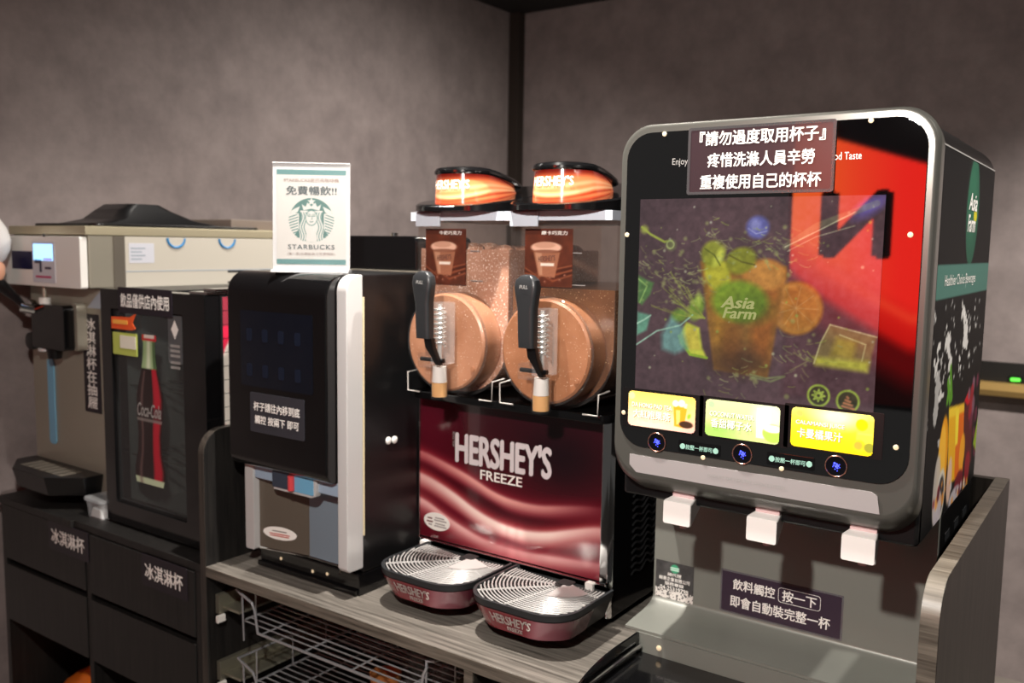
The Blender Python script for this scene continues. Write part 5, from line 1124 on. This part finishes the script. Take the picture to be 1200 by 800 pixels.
# side artwork
AY0, AY1, AZ0, AZ1 = 0.146, 0.598, 0.292, 0.815
def side_fn(p):
    H = AZ1 - AZ0
    def q(px, py): w = at_x(px, py, DX1 + 0.001); return ((w[1] - AY0) / H, (w[2] - AZ0) / H)
    rg = random.Random(3)
    p.c[:] = np.array((20, 20, 21)) / 255
    c = q(1140, 248); p.ell(*c, 0.105, 0.155, (38, 84, 66)); p.ell(c[0] - .02, c[1] + .03, 0.08, 0.11, (50, 110, 84), .6, 0, .06); p.ell(c[0] + .05, c[1] - .01, .03, .02, (200, 190, 40))
    b0, b1 = q(1105, 331)[1], q(1105, 331)[1]
    p.fill(np.abs(p.v - b1) < 0.045, (74, 116, 106))
    # white water splash
    s0 = q(1118, 410); n_ = fbm(p.u * 14, p.v * 14, 4); d = np.hypot((p.u - s0[0] - .06) / .34, (p.v - s0[1] - .02) / .10)
    p.fill((n_ > 0.40 + 0.26 * d) * 1.0, (222, 220, 216), .95)
    s1 = q(1098, 480); d = np.hypot((p.u - s1[0]) / .07, (p.v - s1[1]) / .16); p.fill((fbm(p.u * 22, p.v * 22, 6) > 0.46 + 0.2 * d) * 1.0, (214, 212, 208), .8)
    for k in range(60): p.circ(rg.uniform(.0, .8), rg.gauss(s0[1] + .02, .06), rg.uniform(.003, .008), (230, 228, 224), .9)
    # tall juice glasses, fruit and leaves
    def P(pts, col, a=1.0, soft=None): p.poly([q(*z) for z in pts], col, a, soft)
    P([(1112, 478), (1122, 475), (1119, 562), (1110, 568)], (236, 176, 30)); P([(1121, 476), (1130, 472), (1128, 552), (1118, 562)], (228, 110, 24)); P([(1120, 480), (1124, 478), (1122, 520), (1119, 522)], (250, 226, 60))
    P([(1112, 478), (1130, 472), (1130, 482), (1112, 490)], (246, 214, 60), .8)
    for a, b in (((1113, 470), (1111, 448)), ((1115, 466), (1114, 432)), ((1112, 455), (1110, 470))): p.line([q(*a), q(*b)], .028, (90, 150, 40))
    P([(1130, 470), (1136, 455), (1137, 470), (1134, 476)], (204, 30, 40)); P([(1130, 476), (1140, 470), (1138, 540), (1130, 550)], (120, 40, 40), .7)
    for k in range(16): w = q(rg.uniform(1134, 1148), rg.uniform(440, 525)); p.circ(*w, rg.uniform(.02, .035), rg.choice(((110, 44, 66), (136, 92, 110), (70, 26, 40), (160, 40, 50))), .9)
    P([(1140, 520), (1147, 480), (1149, 500), (1144, 530)], (150, 180, 40))
    for (x, y, rx, ry, col) in ((1104, 545, .075, .14, (242, 160, 20)), (1103, 545, .055, .115, (250, 190, 60)), (1097, 575, .05, .10, (196, 186, 176)), (1102, 580, .06, .075, (214, 210, 200)), (1102, 580, .045, .055, (50, 46, 46)), (1112, 563, .04, .07, (226, 190, 170)), (1127, 530, .05, .06, (244, 170, 40)), (1133, 546, .05, .05, (150, 34, 44)), (1123, 566, .08, .04, (120, 28, 40)), (1118, 582, .10, .03, (196, 190, 196)), (1098, 596, .06, .05, (200, 190, 196))):
        p.ell(*q(x, y), rx, ry, col, .95)
    for k in range(40): w = q(rg.uniform(1092, 1140), rg.uniform(560, 600)); p.circ(*w, rg.uniform(.006, .02), rg.choice(((220, 216, 216), (140, 40, 50), (90, 30, 40), (230, 150, 60))), .8)
sd_ = painted('side_artwork', side_fn, on_x(DX1 + 0.0012, AY0, AY1, AZ0, AZ1), 130, 160, (AY1 - AY0) / (AZ1 - AZ0), (30, 30, 31), printed('print_side', 0.55, spec=0.12), t, label='dark side print with juice glasses, fruit and water splash')
q = at_x(1140, 248, DX1 + 0.0015)
text('Asia', (DX1 + 0.0016, q[1], q[2] + 0.014), UY, UZ, 0.075, 0.026, 'white_ink', sd_, shear=0.25, bold=0.03)
text('Farm', (DX1 + 0.0016, q[1] - 0.004, q[2] - 0.018), UY, UZ, 0.070, 0.026, 'white_ink', sd_, shear=0.25, bold=0.03)
q = at_x(1133, 327, DX1 + 0.0015); text('Healthier Choice Beverages', (DX1 + 0.0016, 0.33, at_x(1105, 331, DX1)[2]), UY, UZ, 0.26, 0.020, 'white_ink', sd_, bold=0.0)
build('top_seam', MB().box(DX1 - 0.002, DX1 + 0.0008, 0.142, 0.602, 0.8165, 0.8185), 'dim_ink', cab)
for k in range(3): build('side_vent', MB().box(DX1 - 0.0025, DX1 - 0.0012, 0.36 + 0.08 * k, 0.40 + 0.08 * k, 0.235, 0.248), 'charcoal_plastic', t)

# ================================================================== WIRE BASKETS UNDER THE COUNTER
clear('glass_clear', (225, 228, 226), 0.06, 0.03); mat('rail_zinc', (170, 168, 150), 0.35, metal=0.8)
mat('wire_chrome', (196, 198, 202), 0.22, metal=0.65)
def basket(z, label):
    t = thing('wire_basket', label, 'basket', (-1.23, 0.27, z), 'chrome wire baskets under the counter')
    x0, x1, y0, y1 = -1.500, -0.955, 0.018, 0.52; r = 0.0016
    wires = [[(x0, y, z), (x1, y, z)] for y in np.linspace(y0 + 0.02, y1, 27)]
    for w in wires: build('wire', MB().tube(w, r, 5), 'wire_chrome', t)
    for x in np.linspace(x0 + 0.08, x1 - 0.08, 4): build('cross_wire', MB().tube([(x, y0, z - 0.003), (x, y1, z - 0.003)], 0.002, 6), 'wire_chrome', t)
    build('front_rod', MB().tube([(x0 + 0.075, y0 - 0.004, z), (x1 - 0.035, y0 - 0.004, z)], 0.0028, 8), 'wire_chrome', t)
    for sx, xa, xb in ((1, x0, x0 + 0.075), (-1, x1, x1 - 0.035)):
        build('end_loop', MB().tube([(xa, 0.05, z + 0.070), (xa + sx * 0.006, y0, z + 0.074), (xa + sx * 0.022, y0 - 0.002, z + 0.070), (xb - sx * 0.016, y0 - 0.004, z + 0.060), (xb - sx * 0.008, y0 - 0.004, z + 0.045), (xb, y0 - 0.004, z)], 0.0028, 8), 'wire_chrome', t)
        build('upright_wire', MB().tube([(xa + sx * 0.022, y0, z + 0.072), (xa + sx * 0.026, y0, z - 0.03)], 0.002, 6), 'wire_chrome', t)
        build('side_rod', MB().tube([(xa, 0.05, z + 0.070), (xa, y1, z + 0.070)], 0.0025, 6), 'wire_chrome', t)
        build('side_rod', MB().tube([(xa, y0 + 0.02, z), (xa, y1, z)], 0.0025, 6), 'wire_chrome', t)
        for k in range(5): build('side_wire', MB().tube([(xa, 0.07 + 0.1 * k, z), (xa, 0.07 + 0.1 * k, z + 0.070)], 0.0016, 5), 'wire_chrome', t)
    xr = -1.5695
    rl = MB(); rl.box(xr, xr + 0.012, 0.02, 0.55, z + 0.004, z + 0.046); rl.box(xr + 0.012, x0 - 0.003, 0.03, 0.54, z + 0.014, z + 0.020)
    build('slide_rail', rl, 'rail_zinc', t, bevel=0.001)
    rl = MB(); rl.box(-0.894, -0.882, 0.02, 0.55, z + 0.004, z + 0.046); rl.box(x1 + 0.003, -0.894, 0.03, 0.54, z + 0.014, z + 0.020)
    build('slide_rail', rl, 'rail_zinc', t, bevel=0.001)
    build('rail_clip', MB().prism(rrect(xr + 0.012, xr + 0.020, z - 0.012, z + 0.004, 0.002), 'y', 0.012, 0.03), 'white_plastic', t)
basket(-0.112, 'upper chrome wire pull-out basket directly below the countertop')
basket(-0.260, 'lower chrome wire pull-out basket beneath the other basket')
mat('jar_red', (150, 30, 40), 0.35); mat('jar_amber', (170, 104, 56), 0.35)
def tumbler(x, y, z, label, m_, r=0.032, h=0.09):
    t = thing('drinking_glass', label, 'glass', (x, y, z), 'glasses standing in the wire baskets')
    build('bowl', MB().loft([[(x + r_ * math.cos(a), y + r_ * math.sin(a), z_) for a in [2 * PI * k / 20 for k in range(20)]] for z_, r_ in ((z, r * .72), (z + h, r), (z + h, r * .93), (z + 0.008, r * .66))]), m_, t)
    build('foot_ring', MB().tube([(x + r * .68 * math.cos(a), y + r * .68 * math.sin(a), z + 0.002) for a in [2 * PI * k / 20 for k in range(20)]], 0.002, 5, closed=True), m_, t)
zz = -0.260 + 0.0016
for k, (x, y, m_, lb) in enumerate(((-1.10, 0.12, 'glass_clear', 'clear tumbler in lower basket nearest the front'), (-1.18, 0.13, 'jar_amber', 'amber tinted tumbler in lower basket beside the clear ones'), (-1.02, 0.10, 'glass_clear', 'clear tumbler at right end of lower basket'), (-1.12, 0.24, 'glass_clear', 'clear tumbler in second row of lower basket'), (-1.20, 0.26, 'glass_clear', 'clear tumbler behind the amber one in lower basket'), (-1.03, 0.23, 'glass_clear', 'clear tumbler in back right of lower basket'))):
    tumbler(x, y, zz, lb, m_)
c = thing('paper_cup', 'small dark red cup standing on the lower wire basket', 'cup', (-1.21, 0.40, zz))
build('cup_wall', MB().lathe((-1.21, 0.40, zz), [(0.024, 0), (0.034, 0.085), (0.035, 0.088), (0.031, 0.086), (0.022, 0.006)], n=20), 'jar_red', c)
build('cup_rim', MB().tube([(-1.21 + 0.0345 * math.cos(a), 0.40 + 0.0345 * math.sin(a), zz + 0.087) for a in [2 * PI * k / 20 for k in range(20)]], 0.002, 5, closed=True), 'jar_red', c)

# ================================================================== RED SIGN ACROSS THE ROOM (seen mirrored in the dispenser's glass)
sy = -2.6
def mirror(px, py):
    h = at_y(px, py, 0.1005); d = ray(px, py); d = np.array([d[0], -d[1], d[2]]); return h + d * ((sy - h[1]) / d[1])
a = mirror(930, 300); b2 = mirror(1120, 190); zb, zt = mirror(1000, 330)[2], mirror(1000, 172)[2]
rx0, rx1 = sorted((a[0], b2[0]))
t = thing('lightbox_sign', 'red backlit shop sign with black letters on the wall opposite', 'sign', ((rx0 + rx1) / 2, sy - 0.06, (zb + zt) / 2))
mat('sign_red', (255, 60, 34), 0.4, emit=8.0, ecol=(255, 62, 30)); mat('sign_dark_red', (190, 16, 10), 0.4, emit=2.2, ecol=(200, 14, 10))
build('case', MB().box(mirror(926, 300)[0] - 0.02, mirror(1140, 300)[0] + 0.02, sy - 0.12, sy - 0.004, mirror(1000, 470)[2] - 0.02, mirror(1000, 140)[2] + 0.02), 'black_matt', t, bevel=0.005)
P_SIGN = printed('print_sign', 0.4, emit=3.6)
fx0, fx1, fz0, fz1 = mirror(926, 300)[0], mirror(1140, 300)[0], mirror(1000, 470)[2], mirror(1000, 140)[2]
def signface(p):
    u = p.u / p.asp; px = 926 + u * 214; py = 470 - p.v * 330
    bot = 300 + 90 * np.clip((px - 926) / 150, 0, 1) ** 0.8; top = np.where(px < 975, 140, 160 + 34 * np.clip((px - 975) / 110, 0, 1))
    p.c[:] = np.stack([np.full(len(u), 255.0), np.interp(px, [926, 960, 1010, 1060, 1140], [104, 96, 66, 40, 34]), np.interp(px, [926, 1000, 1140], [44, 36, 22])], 1) / 255
    p.fill(np.clip((py - bot + 40) / 60, 0, 1), (200, 14, 8)); p.fill(np.clip((py - bot - 8) / 14, 0, 1), (96, 0, 2)); p.fill(np.clip((py - bot - 40) / 30, 0, 1), (24, 0, 0))
    p.fill(0.5 + (top - py) / 5.0, (6, 3, 3)); p.fill(np.exp(-((py - bot + 22) / 7) ** 2) * (px > 960), (255, 70, 40), .7)
painted('face', signface, lambda u, v: np.stack([fx0 + (fx1 - fx0) * (u), np.full_like(u, sy), fz0 + (fz1 - fz0) * v], 1), 90, 120, (fx1 - fx0) / (fz1 - fz0), (255, 80, 40), P_SIGN, t)
n0, n1 = mirror(960, 280)[0], mirror(1045, 280)[0]; nz0_, nz1_ = mirror(1000, 303)[2], mirror(1000, 222)[2]
mat('sign_black', (8, 8, 8), 0.5)
text('N', ((n0 + n1) / 2, sy + 0.001, (nz0_ + nz1_) / 2), (-1, 0, 0), UZ, abs(n1 - n0), nz1_ - nz0_, 'sign_black', t, bold=0.05)
